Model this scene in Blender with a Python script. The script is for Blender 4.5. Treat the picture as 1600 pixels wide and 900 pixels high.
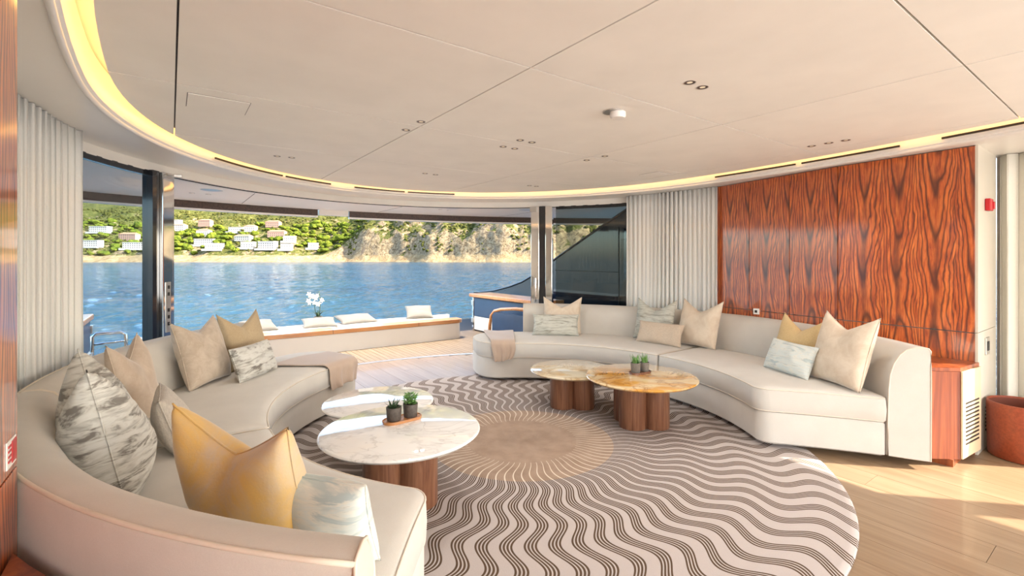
import bpy, bmesh, math, random
import numpy as np
from mathutils import Vector, Matrix, noise

for o in list(bpy.data.objects): bpy.data.objects.remove(o)
S = bpy.context.scene
COL = S.collection
R = math.radians
random.seed(7)

# ------------------------------------------------------------------ camera, sky, sun, large lights, exposure
YAW = R(35.8)                       # the lens looks 35.8 degrees off the yacht's fore-and-aft line (+y is aft)
cd = bpy.data.cameras.new('camera'); cam = bpy.data.objects.new('camera', cd); COL.objects.link(cam)
cam.location = (0, 0, 1.42); cam.rotation_euler = (R(90), 0, -YAW)
cd.sensor_width = 36; cd.lens = 36*740/1600; cd.shift_y = -45/1600; cd.clip_start = .05; cd.clip_end = 6000
S.camera = cam
S.view_settings.view_transform = 'Standard'; S.view_settings.look = 'None'
S.view_settings.gamma = 1; S.view_settings.use_curve_mapping = False
S.view_settings.exposure = 0.56

SUN_EL = R(34); SUN_DIR = Vector((-.68*math.cos(SUN_EL), .733*math.cos(SUN_EL), -math.sin(SUN_EL)))   # the way its light travels
w = bpy.data.worlds.new('world'); S.world = w; w.use_nodes = True
wn = w.node_tree; bg = wn.nodes['Background']
sky = wn.nodes.new('ShaderNodeTexSky'); sky.sky_type = 'NISHITA'; sky.sun_disc = False
sky.sun_elevation = SUN_EL; sky.sun_rotation = math.atan2(-SUN_DIR.x, -SUN_DIR.y)
sky.air_density = .9; sky.dust_density = 1.6; sky.ozone_density = 1.0
wn.links.new(sky.outputs[0], bg.inputs[0]); bg.inputs[1].default_value = .55

ld = bpy.data.lights.new('sun', 'SUN'); ld.energy = 12.0; ld.color = (1, .90, .76); ld.angle = R(.6)
so = bpy.data.objects.new('sun', ld); COL.objects.link(so)
so.rotation_euler = SUN_DIR.to_track_quat('-Z', 'Y').to_euler()

def area(name, loc, aim, sx, sy, power, col=(1, 1, 1)):
    l = bpy.data.lights.new(name, 'AREA'); l.shape = 'RECTANGLE'; l.size = sx; l.size_y = sy; l.energy = power; l.color = col
    o = bpy.data.objects.new(name, l); COL.objects.link(o); o.location = loc
    o.rotation_euler = (Vector(aim)-Vector(loc)).to_track_quat('-Z', 'Z').to_euler()
    return o
# added fill lamps standing in for window daylight, forward and behind the photographer
area('fill_forward', (2.2, -3.8, 1.25), (2.2, 1.0, 3.2), 5.6, 1.7, 165, (1, .97, .93))
area('fill_starboard', (5.40, -1.9, 1.2), (2.0, 0.8, 1.6), 2.9, 1.9, 10, (1, .95, .88))
area('fill_port', (-1.35, -2.3, 1.3), (2.4, 1.5, 1.6), 2.6, 1.7, 60, (1, .97, .94))

# ------------------------------------------------------------------ helpers
CX, CY = 2.19, 2.9                  # middle of the aft oval of the room
RX, RY = 2.217, 2.946               # middle of the round rug
def link(name, me, mat=None, parent=None):
    o = bpy.data.objects.new(name, me); COL.objects.link(o)
    if mat is not None and not me.materials: me.materials.append(mat)
    if parent is not None: o.parent = parent
    return o
def tag(o, label=None, cat=None, group=None, kind=None):
    if label: o['label'] = label
    if cat: o['category'] = cat
    if group: o['group'] = group
    if kind: o['kind'] = kind
    return o
def thing(name, label, cat, loc=(0, 0, 0), rz=0, group=None, kind=None):
    o = bpy.data.objects.new(name, None); COL.objects.link(o); o.location = loc; o.rotation_euler = (0, 0, rz)
    o.empty_display_size = .1
    return tag(o, label, cat, group, kind)
def finish(bm, smooth=False, flat_angle=None):
    bmesh.ops.recalc_face_normals(bm, faces=bm.faces)
    me = bpy.data.meshes.new('mesh'); bm.to_mesh(me); bm.free()
    if smooth:
        for p in me.polygons: p.use_smooth = True
        if flat_angle: 
            me.set_sharp_from_angle(angle=R(flat_angle))
    return me
def obj(name, bm, mat, parent=None, smooth=False, angle=None, shift=True):
    """link bm as ONE object; bm is in world space, a parent is an unrotated Empty"""
    if parent is not None and shift:
        off = Vector((0, 0, 0)); q = parent
        while q is not None: off += q.location; q = q.parent
        if off.length: bmesh.ops.translate(bm, verts=bm.verts, vec=-off)
    return link(name, finish(bm, smooth, angle), mat, parent)
def new(): return bmesh.new()
def box(bm, x0, x1, y0, y1, z0, z1, bev=0):
    m = Matrix.Translation(((x0+x1)/2, (y0+y1)/2, (z0+z1)/2)) @ Matrix.Diagonal((x1-x0, y1-y0, z1-z0, 1))
    g = bmesh.ops.create_cube(bm, size=1, matrix=m)
    if bev:
        es = list({e for v in g['verts'] for e in v.link_edges})
        bmesh.ops.bevel(bm, geom=es, offset=bev, segments=2, affect='EDGES', profile=.5)
    return bm
def B(*a, **k): return box(new(), *a, **k)
def grid_faces(bm, rows, closed_u=False, closed_v=False):
    vs = [[bm.verts.new(p) for p in r] for r in rows]
    n, m = len(vs), len(vs[0])
    for i in range(n if closed_v else n-1):
        for j in range(m if closed_u else m-1):
            a, b, c, d = vs[i][j], vs[i][(j+1) % m], vs[(i+1) % n][(j+1) % m], vs[(i+1) % n][j]
            try: bm.faces.new((a, b, c, d))
            except ValueError: pass
    return vs
def lathe(bm, prof, cx=0, cy=0, cz=0, n=32, cap0=True, cap1=True):
    rows = [[(cx+r*math.cos(2*math.pi*k/n), cy+r*math.sin(2*math.pi*k/n), cz+z) for k in range(n)] for r, z in prof]
    vs = grid_faces(bm, rows, closed_u=True)
    if cap0 and prof[0][0] > 1e-5: bm.faces.new(vs[0][::-1])
    if cap1 and prof[-1][0] > 1e-5: bm.faces.new(vs[-1])
    return bm
def tube(bm, pts, r, n=8, closed=False):
    pts = [Vector(p) for p in pts]; rows = []; N = len(pts); up = Vector((0, 0, 1))
    for i, p in enumerate(pts):
        a = pts[(i-1) % N] if (closed or i) else p
        b = pts[(i+1) % N] if (closed or i < N-1) else p
        t = (b-a).normalized(); x = t.cross(up)
        if x.length < 1e-4: x = t.cross(Vector((0, 1, 0)))
        x.normalize(); y = t.cross(x); rr = r[i] if isinstance(r, (list, tuple)) else r
        rows.append([p+rr*(x*math.cos(2*math.pi*k/n)+y*math.sin(2*math.pi*k/n)) for k in range(n)])
    vs = grid_faces(bm, rows, closed_u=True, closed_v=closed)
    if not closed:
        try: bm.faces.new(vs[0][::-1]); bm.faces.new(vs[-1])
        except ValueError: pass
    return bm
def prism(bm, poly, z0, z1):
    lo = [bm.verts.new((x, y, z0)) for x, y in poly]; hi = [bm.verts.new((x, y, z1)) for x, y in poly]
    n = len(poly)
    bm.faces.new(lo[::-1]); bm.faces.new(hi)
    for i in range(n): bm.faces.new((lo[i], lo[(i+1) % n], hi[(i+1) % n], hi[i]))
    return bm
def arc_wall(bm, pts, thick, z0, z1):
    """a band that follows the plan curve pts, thick outward (to the left of travel)"""
    P = [Vector((x, y)) for x, y in pts]; rows = []
    for i, p in enumerate(P):
        t = (P[min(i+1, len(P)-1)]-P[max(i-1, 0)]).normalized(); nrm = Vector((-t.y, t.x))
        q = p+nrm*thick
        rows.append([(p.x, p.y, z0), (q.x, q.y, z0), (q.x, q.y, z1), (p.x, p.y, z1)])
    vs = grid_faces(bm, rows, closed_u=True)
    bm.faces.new(vs[0][::-1]); bm.faces.new(vs[-1])
    return bm
def ell(t, a, b, cx=CX, cy=CY): return (cx+a*math.cos(t), cy+b*math.sin(t))
def ell_y(y, a, b, side): return (CX+side*a*math.sqrt(max(0, 1-((y-CY)/b)**2)), y)

# ------------------------------------------------------------------ materials
def principled(name):
    m = bpy.data.materials.new(name); m.use_nodes = True
    return m, m.node_tree, m.node_tree.nodes['Principled BSDF']
class G:
    """small node helper"""
    def __init__(s, nt): s.t = nt; s.L = nt.links.new
    def n(s, typ, props=None, **ins):
        nd = s.t.nodes.new(typ)
        for k, v in (props or {}).items(): setattr(nd, k, v)
        for k, v in ins.items():
            key = int(k[1:]) if k[0] == 'i' and k[1:].isdigit() else k.replace('_', ' ')
            sk = nd.inputs[key]
            if isinstance(v, bpy.types.NodeSocket): s.L(v, sk)
            else: sk.default_value = v
        return nd
    def math(s, op, a, b=0.0, c=None):
        nd = s.t.nodes.new('ShaderNodeMath'); nd.operation = op
        for i, v in enumerate((a, b) if c is None else (a, b, c)):
            if isinstance(v, bpy.types.NodeSocket): s.L(v, nd.inputs[i])
            else: nd.inputs[i].default_value = v
        return nd.outputs[0]
    def ramp(s, fac, stops, interp='LINEAR'):
        nd = s.t.nodes.new('ShaderNodeValToRGB'); nd.color_ramp.interpolation = interp
        e = nd.color_ramp.elements
        while len(e) < len(stops): e.new(.5)
        for el, (p, c) in zip(e, stops): el.position = p; el.color = (*c, 1) if len(c) == 3 else c
        s.L(fac, nd.inputs[0]); return nd.outputs[0]
    def mix(s, fac, a, b, mode='MIX'):
        nd = s.t.nodes.new('ShaderNodeMix'); nd.data_type = 'RGBA'; nd.blend_type = mode
        for k, v in ((0, fac), (6, a), (7, b)):
            if isinstance(v, bpy.types.NodeSocket): s.L(v, nd.inputs[k])
            else: nd.inputs[k].default_value = (*v, 1) if isinstance(v, tuple) and len(v) == 3 else v
        return nd.outputs[2]
    def bump(s, h, strength=.3, dist=.01):
        return s.n('ShaderNodeBump', None, Height=h, Strength=strength, Distance=dist).outputs[0]
    def noise(s, vec, scale, detail=3, rough=.55, dist=0):
        return s.n('ShaderNodeTexNoise', None, Vector=vec, Scale=scale, Detail=detail, Roughness=rough, Distortion=dist).outputs[0]
    def obj(s): return s.n('ShaderNodeTexCoord').outputs['Object']
    def xyz(s, v): return s.n('ShaderNodeSeparateXYZ', None, Vector=v).outputs
    def scaled(s, v, sc, rot=(0, 0, 0)):
        return s.n('ShaderNodeMapping', None, Vector=v, Scale=sc, Rotation=rot).outputs[0]
    def rnd(s): return s.n('ShaderNodeObjectInfo').outputs['Random']

def plain(name, col, rough=.5, metal=0, coat=0, spec=None, ns=0, var=.06, bump=0):
    m, t, p = principled(name); p.inputs['Roughness'].default_value = rough; p.inputs['Metallic'].default_value = metal
    p.inputs['Coat Weight'].default_value = coat; p.inputs['Coat Roughness'].default_value = .06
    if spec is not None: p.inputs['Specular IOR Level'].default_value = spec
    g = G(t)
    f = g.noise(g.obj(), ns or 6, 4)
    c0 = tuple(max(0, c*(1-var)) for c in col); c1 = tuple(min(1, c*(1+var)) for c in col)
    t.links.new(g.ramp(f, [(.3, c0), (.7, c1)]), p.inputs['Base Color'])
    if bump: t.links.new(g.bump(f, bump, .01), p.inputs['Normal'])
    return m
def fabric(name, col, col2=None, scale=450, bump=.25, var=.5, sheen=.15):
    m, t, p = principled(name); g = G(t); v = g.obj()
    p.inputs['Roughness'].default_value = .95; p.inputs['Specular IOR Level'].default_value = .2
    p.inputs['Sheen Weight'].default_value = sheen; p.inputs['Sheen Roughness'].default_value = .5
    fine = g.noise(g.scaled(v, (1, 1, .35)), scale, 2); fine2 = g.noise(g.scaled(v, (.35, 1, 1)), scale, 2)
    wv = g.math('MULTIPLY', g.math('ADD', fine, fine2), .5)
    big = g.noise(v, 5, 5)
    col2 = col2 or tuple(c*.82 for c in col)
    c = g.mix(g.math('MULTIPLY', g.ramp(wv, [(.35, (0, 0, 0)), (.65, (1, 1, 1))]), var), col, col2)
    c = g.mix(g.math('MULTIPLY', g.ramp(big, [(.35, (0, 0, 0)), (.7, (1, 1, 1))]), .35), c, tuple(x*.9 for x in col2))
    t.links.new(c, p.inputs['Base Color']); t.links.new(g.bump(wv, bump, .004), p.inputs['Normal'])
    return m
def velvet(name, col, col2, sc=9):
    m, t, p = principled(name); g = G(t); v = g.obj()
    p.inputs['Roughness'].default_value = .8; p.inputs['Sheen Weight'].default_value = .5; p.inputs['Sheen Roughness'].default_value = .35
    p.inputs['Specular IOR Level'].default_value = .25
    f = g.noise(v, sc, 6, .65, .6); f2 = g.noise(v, 120, 2)
    c = g.mix(g.ramp(f, [(.38, (0, 0, 0)), (.64, (1, 1, 1))]), col, col2)
    t.links.new(g.mix(g.math('MULTIPLY', f2, .25), c, tuple(x*.7 for x in col2)), p.inputs['Base Color'])
    t.links.new(g.bump(g.math('ADD', f, g.math('MULTIPLY', f2, .4)), .25, .006), p.inputs['Normal'])
    return m
def streaked(name, a, b, c, scl=(2.2, 2, 15), rot=(0, R(8), 0)):
    m, t, p = principled(name); g = G(t); v = g.scaled(g.obj(), scl, rot)
    p.inputs['Roughness'].default_value = .85; p.inputs['Sheen Weight'].default_value = .2; p.inputs['Specular IOR Level'].default_value = .25
    f = g.noise(v, 2.1, 5, .6, .7); f2 = g.noise(v, 5.5, 3, .6, .4)
    k = g.ramp(f, [(.36, c), (.42, a), (.50, b), (.56, a), (.61, c), (.70, b)])
    k = g.mix(g.ramp(f2, [(.5, (0, 0, 0)), (.72, (.7, .7, .7))]), k, c)
    t.links.new(k, p.inputs['Base Color']); t.links.new(g.bump(f2, .15, .004), p.inputs['Normal'])
    return m
def grain_wood(name, a, b, c, axis='z', rough=.4, coat=0, scale=1, rnd=.0):
    m, t, p = principled(name); g = G(t); v = g.obj()
    sc = {'x': (1.2, 22, 22), 'y': (22, 1.2, 22), 'z': (22, 22, 1.2)}[axis]
    off = g.n('ShaderNodeVectorMath', {'operation': 'ADD'}, i0=v).outputs[0]
    nd = off.node; r = g.rnd(); comb = g.n('ShaderNodeCombineXYZ', None, X=g.math('MULTIPLY', r, 31), Y=g.math('MULTIPLY', r, 17), Z=g.math('MULTIPLY', r, 7)).outputs[0]
    t.links.new(comb, nd.inputs[1])
    v = g.scaled(off, tuple(s*scale for s in sc))
    f = g.noise(v, 1.6, 5, .6, .8); f2 = g.noise(v, 6, 3, .6)
    k = g.ramp(f, [(.32, a), (.5, b), (.68, c)])
    k = g.mix(g.math('MULTIPLY', f2, .35), k, tuple(x*.65 for x in a))
    if rnd:
        k = g.mix(g.math('MULTIPLY', r, rnd), k, tuple(x*.62 for x in b))
    t.links.new(k, p.inputs['Base Color']); p.inputs['Roughness'].default_value = rough
    p.inputs['Coat Weight'].default_value = coat; p.inputs['Coat Roughness'].default_value = .05
    t.links.new(g.bump(f2, .08, .003), p.inputs['Normal'])
    return m
def rosewood(name):
    """crown-cut veneer: nested arches repeated side by side, on object x (across) and z (up)"""
    m, t, p = principled(name); g = G(t); v = g.obj(); x, y, z = g.xyz(v)
    r = g.rnd()
    wob = g.noise(g.scaled(v, (3.2, 1, 1.3)), 1.5, 3, .5, .3)
    fine = g.noise(g.scaled(v, (26, 8, 3.0)), 1.5, 5, .62, .6)
    med = g.noise(g.scaled(v, (14, 8, 5)), 1.5, 4, .55, .3)
    hair = g.noise(g.scaled(v, (130, 30, 5)), 1.5, 4, .6)
    xx = g.math('ADD', g.math('ADD', x, g.math('MULTIPLY', g.math('SUBTRACT', wob, .5), .11)), .5)
    u = g.math('PINGPONG', xx, .118)
    zz = g.math('ABSOLUTE', g.math('SUBTRACT', z, 1.07))
    F = g.math('SUBTRACT', g.math('MULTIPLY', g.math('POWER', u, 2.0), 560), g.math('MULTIPLY', zz, 6.0))
    F = g.math('ADD', F, g.math('MULTIPLY', wob, 2.4)); F = g.math('ADD', F, g.math('MULTIPLY', g.math('ADD', fine, med), .30))
    wv = g.math('ADD', g.math('MULTIPLY', g.math('SINE', g.math('MULTIPLY', F, 2.9)), .5), .5)
    core = g.math('POWER', wv, 3.0)
    heart = g.math('MULTIPLY', g.n('ShaderNodeMapRange', None, Value=u, i1=.034, i2=.010, i3=0.0, i4=1.0).outputs[0], g.ramp(wob, [(.42, (0, 0, 0)), (.58, (1, 1, 1))]))
    k = g.ramp(fine, [(.30, (.24, .036, .009)), (.48, (.54, .110, .019)), (.66, (.76, .20, .036))])
    k = g.mix(g.math('MULTIPLY', heart, .7), k, (.10, .02, .008)); k = g.mix(g.math('MULTIPLY', core, .86), k, (.055, .009, .004))
    k = g.mix(g.math('MULTIPLY', g.ramp(hair, [(.5, (0, 0, 0)), (.7, (1, 1, 1))]), .45), k, (.10, .016, .006))
    t.links.new(k, p.inputs['Base Color']); p.inputs['Roughness'].default_value = .38
    p.inputs['Coat Weight'].default_value = 1.0; p.inputs['Coat Roughness'].default_value = .10
    return m
def marble(name, base, vein, warm, scale=3.0, va=.3, w1=.8):
    m, t, p = principled(name); g = G(t); v = g.obj()
    d = g.noise(v, scale, 6, .6, 1.2)
    d2 = g.noise(v, scale*.6, 4, .55, 2.0)
    ridge = g.math('ABSOLUTE', g.math('SUBTRACT', d, .5))
    ridge2 = g.math('ABSOLUTE', g.math('SUBTRACT', d2, .5))
    k = g.ramp(d2, [(.35, base), (w1-.16, tuple(b*.93 for b in base)), (w1, warm)])
    k = g.mix(g.ramp(ridge, [(0, (va, va, va)), (.03, (0, 0, 0))]), k, vein)
    k = g.mix(g.ramp(ridge2, [(0, (.45, .45, .45)), (.012, (0, 0, 0))]), k, vein)
    t.links.new(k, p.inputs['Base Color']); p.inputs['Roughness'].default_value = .06
    p.inputs['Coat Weight'].default_value = .6; p.inputs['Coat Roughness'].default_value = .02
    return m
def thin_glass(name, tint, ior=1.45, rough=0.0):
    m = bpy.data.materials.new(name); m.use_nodes = True; t = m.node_tree; t.nodes.clear(); g = G(t)
    out = t.nodes.new('ShaderNodeOutputMaterial')
    tr = g.n('ShaderNodeBsdfTransparent', None, Color=(*tint, 1)); gl = g.n('ShaderNodeBsdfGlossy', None, Roughness=rough)
    f0 = ((ior-1)/(ior+1))**2
    lw = g.n('ShaderNodeLayerWeight', None, Blend=.5).outputs['Facing']
    fac = g.math('ADD', f0, g.math('MULTIPLY', g.math('POWER', lw, 5.0), 1-f0))
    mx = g.n('ShaderNodeMixShader', None, i0=fac, i1=tr.outputs[0], i2=gl.outputs[0])
    t.links.new(mx.outputs[0], out.inputs[0]); return m
def emit(name, col, st):
    m, t, p = principled(name); p.inputs['Base Color'].default_value = (*col, 1)
    p.inputs['Emission Color'].default_value = (*col, 1); p.inputs['Emission Strength'].default_value = st
    return m
def curtain_mat(name, col):
    m = bpy.data.materials.new(name); m.use_nodes = True; t = m.node_tree; t.nodes.clear(); g = G(t)
    out = t.nodes.new('ShaderNodeOutputMaterial')
    f = g.noise(g.scaled(g.obj(), (200, 200, 20)), 3, 2)
    k = g.ramp(f, [(.3, tuple(c*.93 for c in col)), (.7, col)])
    d = g.n('ShaderNodeBsdfDiffuse', None, Color=k); tl = g.n('ShaderNodeBsdfTranslucent', None, Color=k)
    mx = g.n('ShaderNodeMixShader', None, i0=.15, i1=d.outputs[0], i2=tl.outputs[0])
    t.links.new(mx.outputs[0], out.inputs[0]); return m

M = {}
M['linen'] = fabric('cream_linen', (.63, .60, .545), (.555, .525, .47))
M['piping'] = plain('cream_piping', (.70, .63, .53), .9)
M['oak'] = grain_wood('pale_oak_floor', (.24, .155, .088), (.295, .20, .118), (.345, .245, .152), 'y', .38, .12, .45, .16)
M['teak'] = grain_wood('teak_deck', (.20, .14, .09), (.27, .20, .135), (.33, .255, .18), 'y', .65, 0, 1, .3)
M['teak_cap'] = grain_wood('varnished_teak', (.42, .17, .055), (.56, .25, .09), (.66, .33, .13), 'x', .3, .4)
M['caulk'] = plain('dark_caulking', (.05, .045, .04), .7)
M['rosewood'] = rosewood('rosewood_veneer')
M['walnut'] = grain_wood('walnut', (.115, .042, .021), (.20, .084, .042), (.29, .135, .072), 'z', .35, .2)
M['plinth'] = grain_wood('rosewood_solid', (.12, .021, .006), (.28, .06, .015), (.42, .115, .03), 'z', .35, .35, .45)
M['pale_veneer'] = plain('pale_veneer', (.66, .50, .32), .45)
M['ceiling'] = plain('ceiling_leather', (.90, .875, .82), .62, ns=3, var=.03)
M['soffit'] = plain('soffit_paint', (.84, .815, .77), .35, ns=2, var=.02)
M['lacquer'] = plain('satin_lacquer', (.80, .77, .71), .4, ns=2, var=.02)
M['white'] = plain('white_gelcoat', (.82, .80, .76), .3, ns=2, var=.03)
M['outer_white'] = plain('overhead_white', (.88, .86, .82), .5, ns=2, var=.02)
M['dark'] = plain('black_slot', (.012, .010, .009), .5)
M['bronze'] = plain('dark_bronze', (.06, .032, .022), .4, ns=40, var=.5)
M['chrome'] = plain('polished_steel', (.82, .82, .82), .06, 1, var=.02)
M['black_frame'] = plain('black_frame', (.018, .018, .022), .12, coat=.5)
M['navy'] = plain('navy_gloss', (.012, .022, .045), .05, coat=.8, var=.1)
M['navy_cloth'] = plain('navy_panel', (.02, .05, .11), .35, var=.1)
M['glass_dark'] = thin_glass('tinted_glass', (.62, .66, .64), 1.5)
M['glass'] = thin_glass('clear_glass', (.80, .86, .90), 1.35)
M['led'] = emit('warm_led', (1.0, .55, .17), 10)
M['lamp'] = emit('lamp_lens', (1.0, .86, .66), .12)
M['red'] = plain('red_plastic', (.50, .012, .02), .35)
M['end_beige'] = plain('beige_lacquer', (.60, .55, .46), .35, ns=2, var=.03)
M['sign_white'] = plain('sign_white', (.85, .83, .8), .4)
M['leather'] = plain('cognac_leather', (.25, .05, .018), .42, ns=60, var=.2, bump=.1)
M['leather_in'] = plain('cognac_suede', (.14, .034, .015), .8)
M['marble'] = marble('white_marble', (.83, .82, .79), (.42, .40, .38), (.76, .72, .66), 2.4)
M['onyx'] = marble('honey_onyx', (.74, .58, .34), (.30, .13, .035), (.60, .29, .05), 2.6, .75, .58)
M['onyx_pale'] = marble('pale_onyx', (.70, .62, .46), (.34, .21, .10), (.55, .39, .19), 2.6, .6, .62)
M['throw'] = fabric('taupe_cashmere', (.50, .385, .30), (.42, .315, .245), 300, .2, .5, .4)
M['curtain'] = curtain_mat('sheer_ivory', (.92, .91, .87))
M['curtain2'] = curtain_mat('sheer_cream', (.91, .89, .80))
M['p_cream'] = velvet('cream_velvet', (.76, .66, .53), (.66, .54, .41))
M['p_beige'] = velvet('beige_velvet', (.60, .51, .41), (.46, .375, .29))
M['p_taupe'] = velvet('taupe_velvet', (.60, .50, .40), (.50, .40, .31))
M['p_warm_lit'] = velvet('warm_lit_velvet', (.72, .46, .13), (.58, .47, .34), 4.2)  # the gold in this mix is warm light painted into the velvet
M['p_brown'] = fabric('bronze_weave', (.52, .41, .26), (.40, .30, .18), 180, .4, .7)
M['p_honey'] = fabric('honey_weave', (.70, .52, .27), (.55, .39, .19), 180, .4, .7)
M['p_weave'] = fabric('oatmeal_weave', (.66, .55, .43), (.46, .37, .28), 160, .5, .7)
M['p_tweed'] = fabric('grey_tweed', (.58, .53, .46), (.40, .36, .31), 150, .5, .75)
M['p_stripe'] = streaked('grey_streaked_silk', (.56, .55, .50), (.62, .62, .58), (.19, .175, .155), (1.7, 2, 7.5), (0, R(12), 0))
M['p_stripe2'] = streaked('sage_streaked_silk', (.50, .50, .44), (.58, .58, .51), (.30, .29, .24), (1.6, 2, 12))
M['p_aqua'] = streaked('aqua_streaked_silk', (.70, .70, .63), (.62, .68, .66), (.44, .52, .52), (1.6, 2, 9))
M['outdoor'] = fabric('outdoor_canvas', (.42, .39, .34), None, 120, .2)
M['outdoor_grey'] = fabric('outdoor_grey_canvas', (.27, .25, .22), None, 120, .2)
M['pot'] = plain('grey_stoneware', (.17, .155, .135), .5, ns=40, var=.25, bump=.1)
M['pot2'] = plain('charcoal_stoneware', (.085, .07, .06), .55, ns=60, var=.3, bump=.15)
M['soil'] = plain('soil', (.04, .03, .02), .95, ns=80, var=.4)
M['leaf_dark'] = plain('dark_leaf', (.035, .075, .03), .45, ns=50, var=.5)
M['leaf'] = plain('fresh_leaf', (.12, .26, .06), .45, ns=50, var=.45)
M['petal'] = plain('white_petal', (.85, .83, .76), .6)
M['metal_grey'] = plain('brushed_alloy', (.62, .60, .57), .3, .9, var=.05)

def rug_mat():
    m, t, p = principled('wavy_wool'); g = G(t); v = g.obj(); x, y, z = g.xyz(v)
    r = g.math('SQRT', g.math('ADD', g.math('MULTIPLY', x, x), g.math('MULTIPLY', y, y)))
    th = g.math('ARCTAN2', x, y)
    wob = g.math('MULTIPLY', g.math('SINE', g.math('ADD', g.math('MULTIPLY', r, 2*math.pi/.385), 1.1)), .030)
    N = 72
    s = g.math('FRACT', g.math('ADD', g.math('MULTIPLY', g.math('ADD', th, wob), N/(2*math.pi)), 100.0))
    gap = g.math('MINIMUM', g.math('MAXIMUM', g.math('ADD', g.math('MULTIPLY', g.math('SUBTRACT', r, .40), .33), .07), .06), .53)
    q = g.math('DIVIDE', g.math('SUBTRACT', s, gap), g.math('SUBTRACT', 1.0, gap))
    inband = g.math('GREATER_THAN', q, 0.0)
    ln = g.math('ABSOLUTE', g.math('SUBTRACT', g.math('FRACT', g.math('MULTIPLY', q, 4.0)), .5))
    line = g.n('ShaderNodeMapRange', {'interpolation_type': 'SMOOTHSTEP'}, Value=ln, i1=.33, i2=.25, i3=0.0, i4=1.0).outputs[0]
    line = g.math('MULTIPLY', line, inband)
    inner = g.math('LESS_THAN', r, .70)
    plainc = g.math('LESS_THAN', r, g.math('ADD', .41, g.math('MULTIPLY', g.noise(v, 14, 2), .03)))
    fib = g.noise(v, 260, 2); blot = g.noise(v, 7, 5, .6)
    light = g.mix(g.math('MULTIPLY', fib, .45), (.50, .445, .42), (.39, .345, .32))
    dark = g.mix(fib, (.075, .046, .028), (.125, .082, .052))
    tan = g.mix(g.ramp(blot, [(.35, (0, 0, 0)), (.65, (1, 1, 1))]), (.37, .27, .20), (.295, .21, .152))
    outerc = g.mix(line, light, dark)
    innerc = g.mix(inband, (.66, .57, .46), tan)
    c = g.mix(inner, outerc, innerc); c = g.mix(plainc, c, tan)
    t.links.new(c, p.inputs['Base Color']); p.inputs['Roughness'].default_value = .95; p.inputs['Specular IOR Level'].default_value = .15
    h = g.math('ADD', g.math('MULTIPLY', line, -.8), g.math('MULTIPLY', fib, .4))
    t.links.new(g.bump(h, .5, .008), p.inputs['Normal']); return m
M['rug'] = rug_mat()

def sea_mat():
    m, t, p = principled('sea_water'); g = G(t); v = g.obj()
    vr = g.scaled(v, (1, 1, 1), (0, 0, YAW+R(9))); n1 = g.noise(g.scaled(vr, (.34, .10, 1)), 1, 5, .62, .4); n2 = g.noise(g.scaled(vr, (1.5, .5, 1)), 1, 5, .65, .5)
    n3 = g.noise(g.scaled(v, (.02, .035, 1)), 1, 3, .5)
    t.links.new(g.bump(g.math('ADD', n2, g.math('MULTIPLY', n1, 1.6)), 1.0, 1.1), p.inputs['Normal'])
    c = g.mix(g.ramp(n3, [(.35, (0, 0, 0)), (.65, (1, 1, 1))]), (.007, .040, .085), (.014, .068, .115))
    t.links.new(c, p.inputs['Base Color']); p.inputs['Roughness'].default_value = .08; p.inputs['IOR'].default_value = 1.33
    return m
M['sea'] = sea_mat()
def land_mat():
    m, t, p = principled('hillside_ground'); g = G(t)
    geo = g.n('ShaderNodeNewGeometry'); v = geo.outputs['Position']; x, y, z = g.xyz(v)
    nz = g.xyz(geo.outputs['Normal'])[2]
    n1 = g.noise(v, .045, 8, .68, .3); n2 = g.noise(v, .25, 6, .7, .6); n3 = g.noise(g.scaled(v, (.12, .12, .03)), 1, 6, .65, .5)
    rock = g.ramp(n2, [(.32, (0.0680, 0.0464, 0.0256)), (.43, (0.2160, 0.1520, 0.0840)), (.54, (0.3680, 0.2760, 0.1560)), (.72, (0.4480, 0.3560, 0.2160))])
    rock = g.mix(g.ramp(n3, [(.32, (.75, .75, .75)), (.48, (0, 0, 0))]), rock, (.16, .125, .10))
    veg = g.ramp(n2, [(.32, (0.0280, 0.0400, 0.0112)), (.5, (0.1040, 0.1120, 0.0280)), (.7, (0.2400, 0.2080, 0.0720))])
    k = g.math('ADD', g.math('MULTIPLY', g.math('SUBTRACT', n1, .48), 2.8), g.math('MULTIPLY', g.math('SUBTRACT', nz, .66), 1.1))
    k = g.math('ADD', k, g.math('MULTIPLY', g.math('SUBTRACT', z, 55), .004))
    c = g.mix(g.ramp(k, [(.0, (0, 0, 0)), (.16, (1, 1, 1))]), rock, veg)
    beach = g.ramp(n3, [(.3, (0.2400, 0.1520, 0.0720)), (.5, (0.3680, 0.2640, 0.1360)), (.7, (0.4640, 0.3600, 0.2080))])
    bm_ = g.math('LESS_THAN', g.math('ADD', z, g.math('MULTIPLY', n1, 10)), 12.5)
    c = g.mix(bm_, c, beach)
    t.links.new(c, p.inputs['Base Color']); p.inputs['Roughness'].default_value = 1; p.inputs['Specular IOR Level'].default_value = .05
    t.links.new(g.bump(n2, 1, 3.0), p.inputs['Normal']); return m
M['land'] = land_mat()
def tree_mat(name, a, b):
    m, t, p = principled(name); g = G(t); v = g.obj(); r = g.rnd()
    f = g.noise(v, .9, 5, .7)
    c = g.ramp(f, [(.35, a), (.65, b)])
    c = g.mix(g.math('MULTIPLY', r, .5), c, tuple(x*.55 for x in a))
    t.links.new(c, p.inputs['Base Color']); p.inputs['Roughness'].default_value = 1; p.inputs['Specular IOR Level'].default_value = .05
    t.links.new(g.bump(f, 1, .8), p.inputs['Normal']); return m
M['pine'] = tree_mat('pine_needles', (0.0615, 0.0943, 0.0115), (0.2050, 0.2214, 0.0262))
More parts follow.
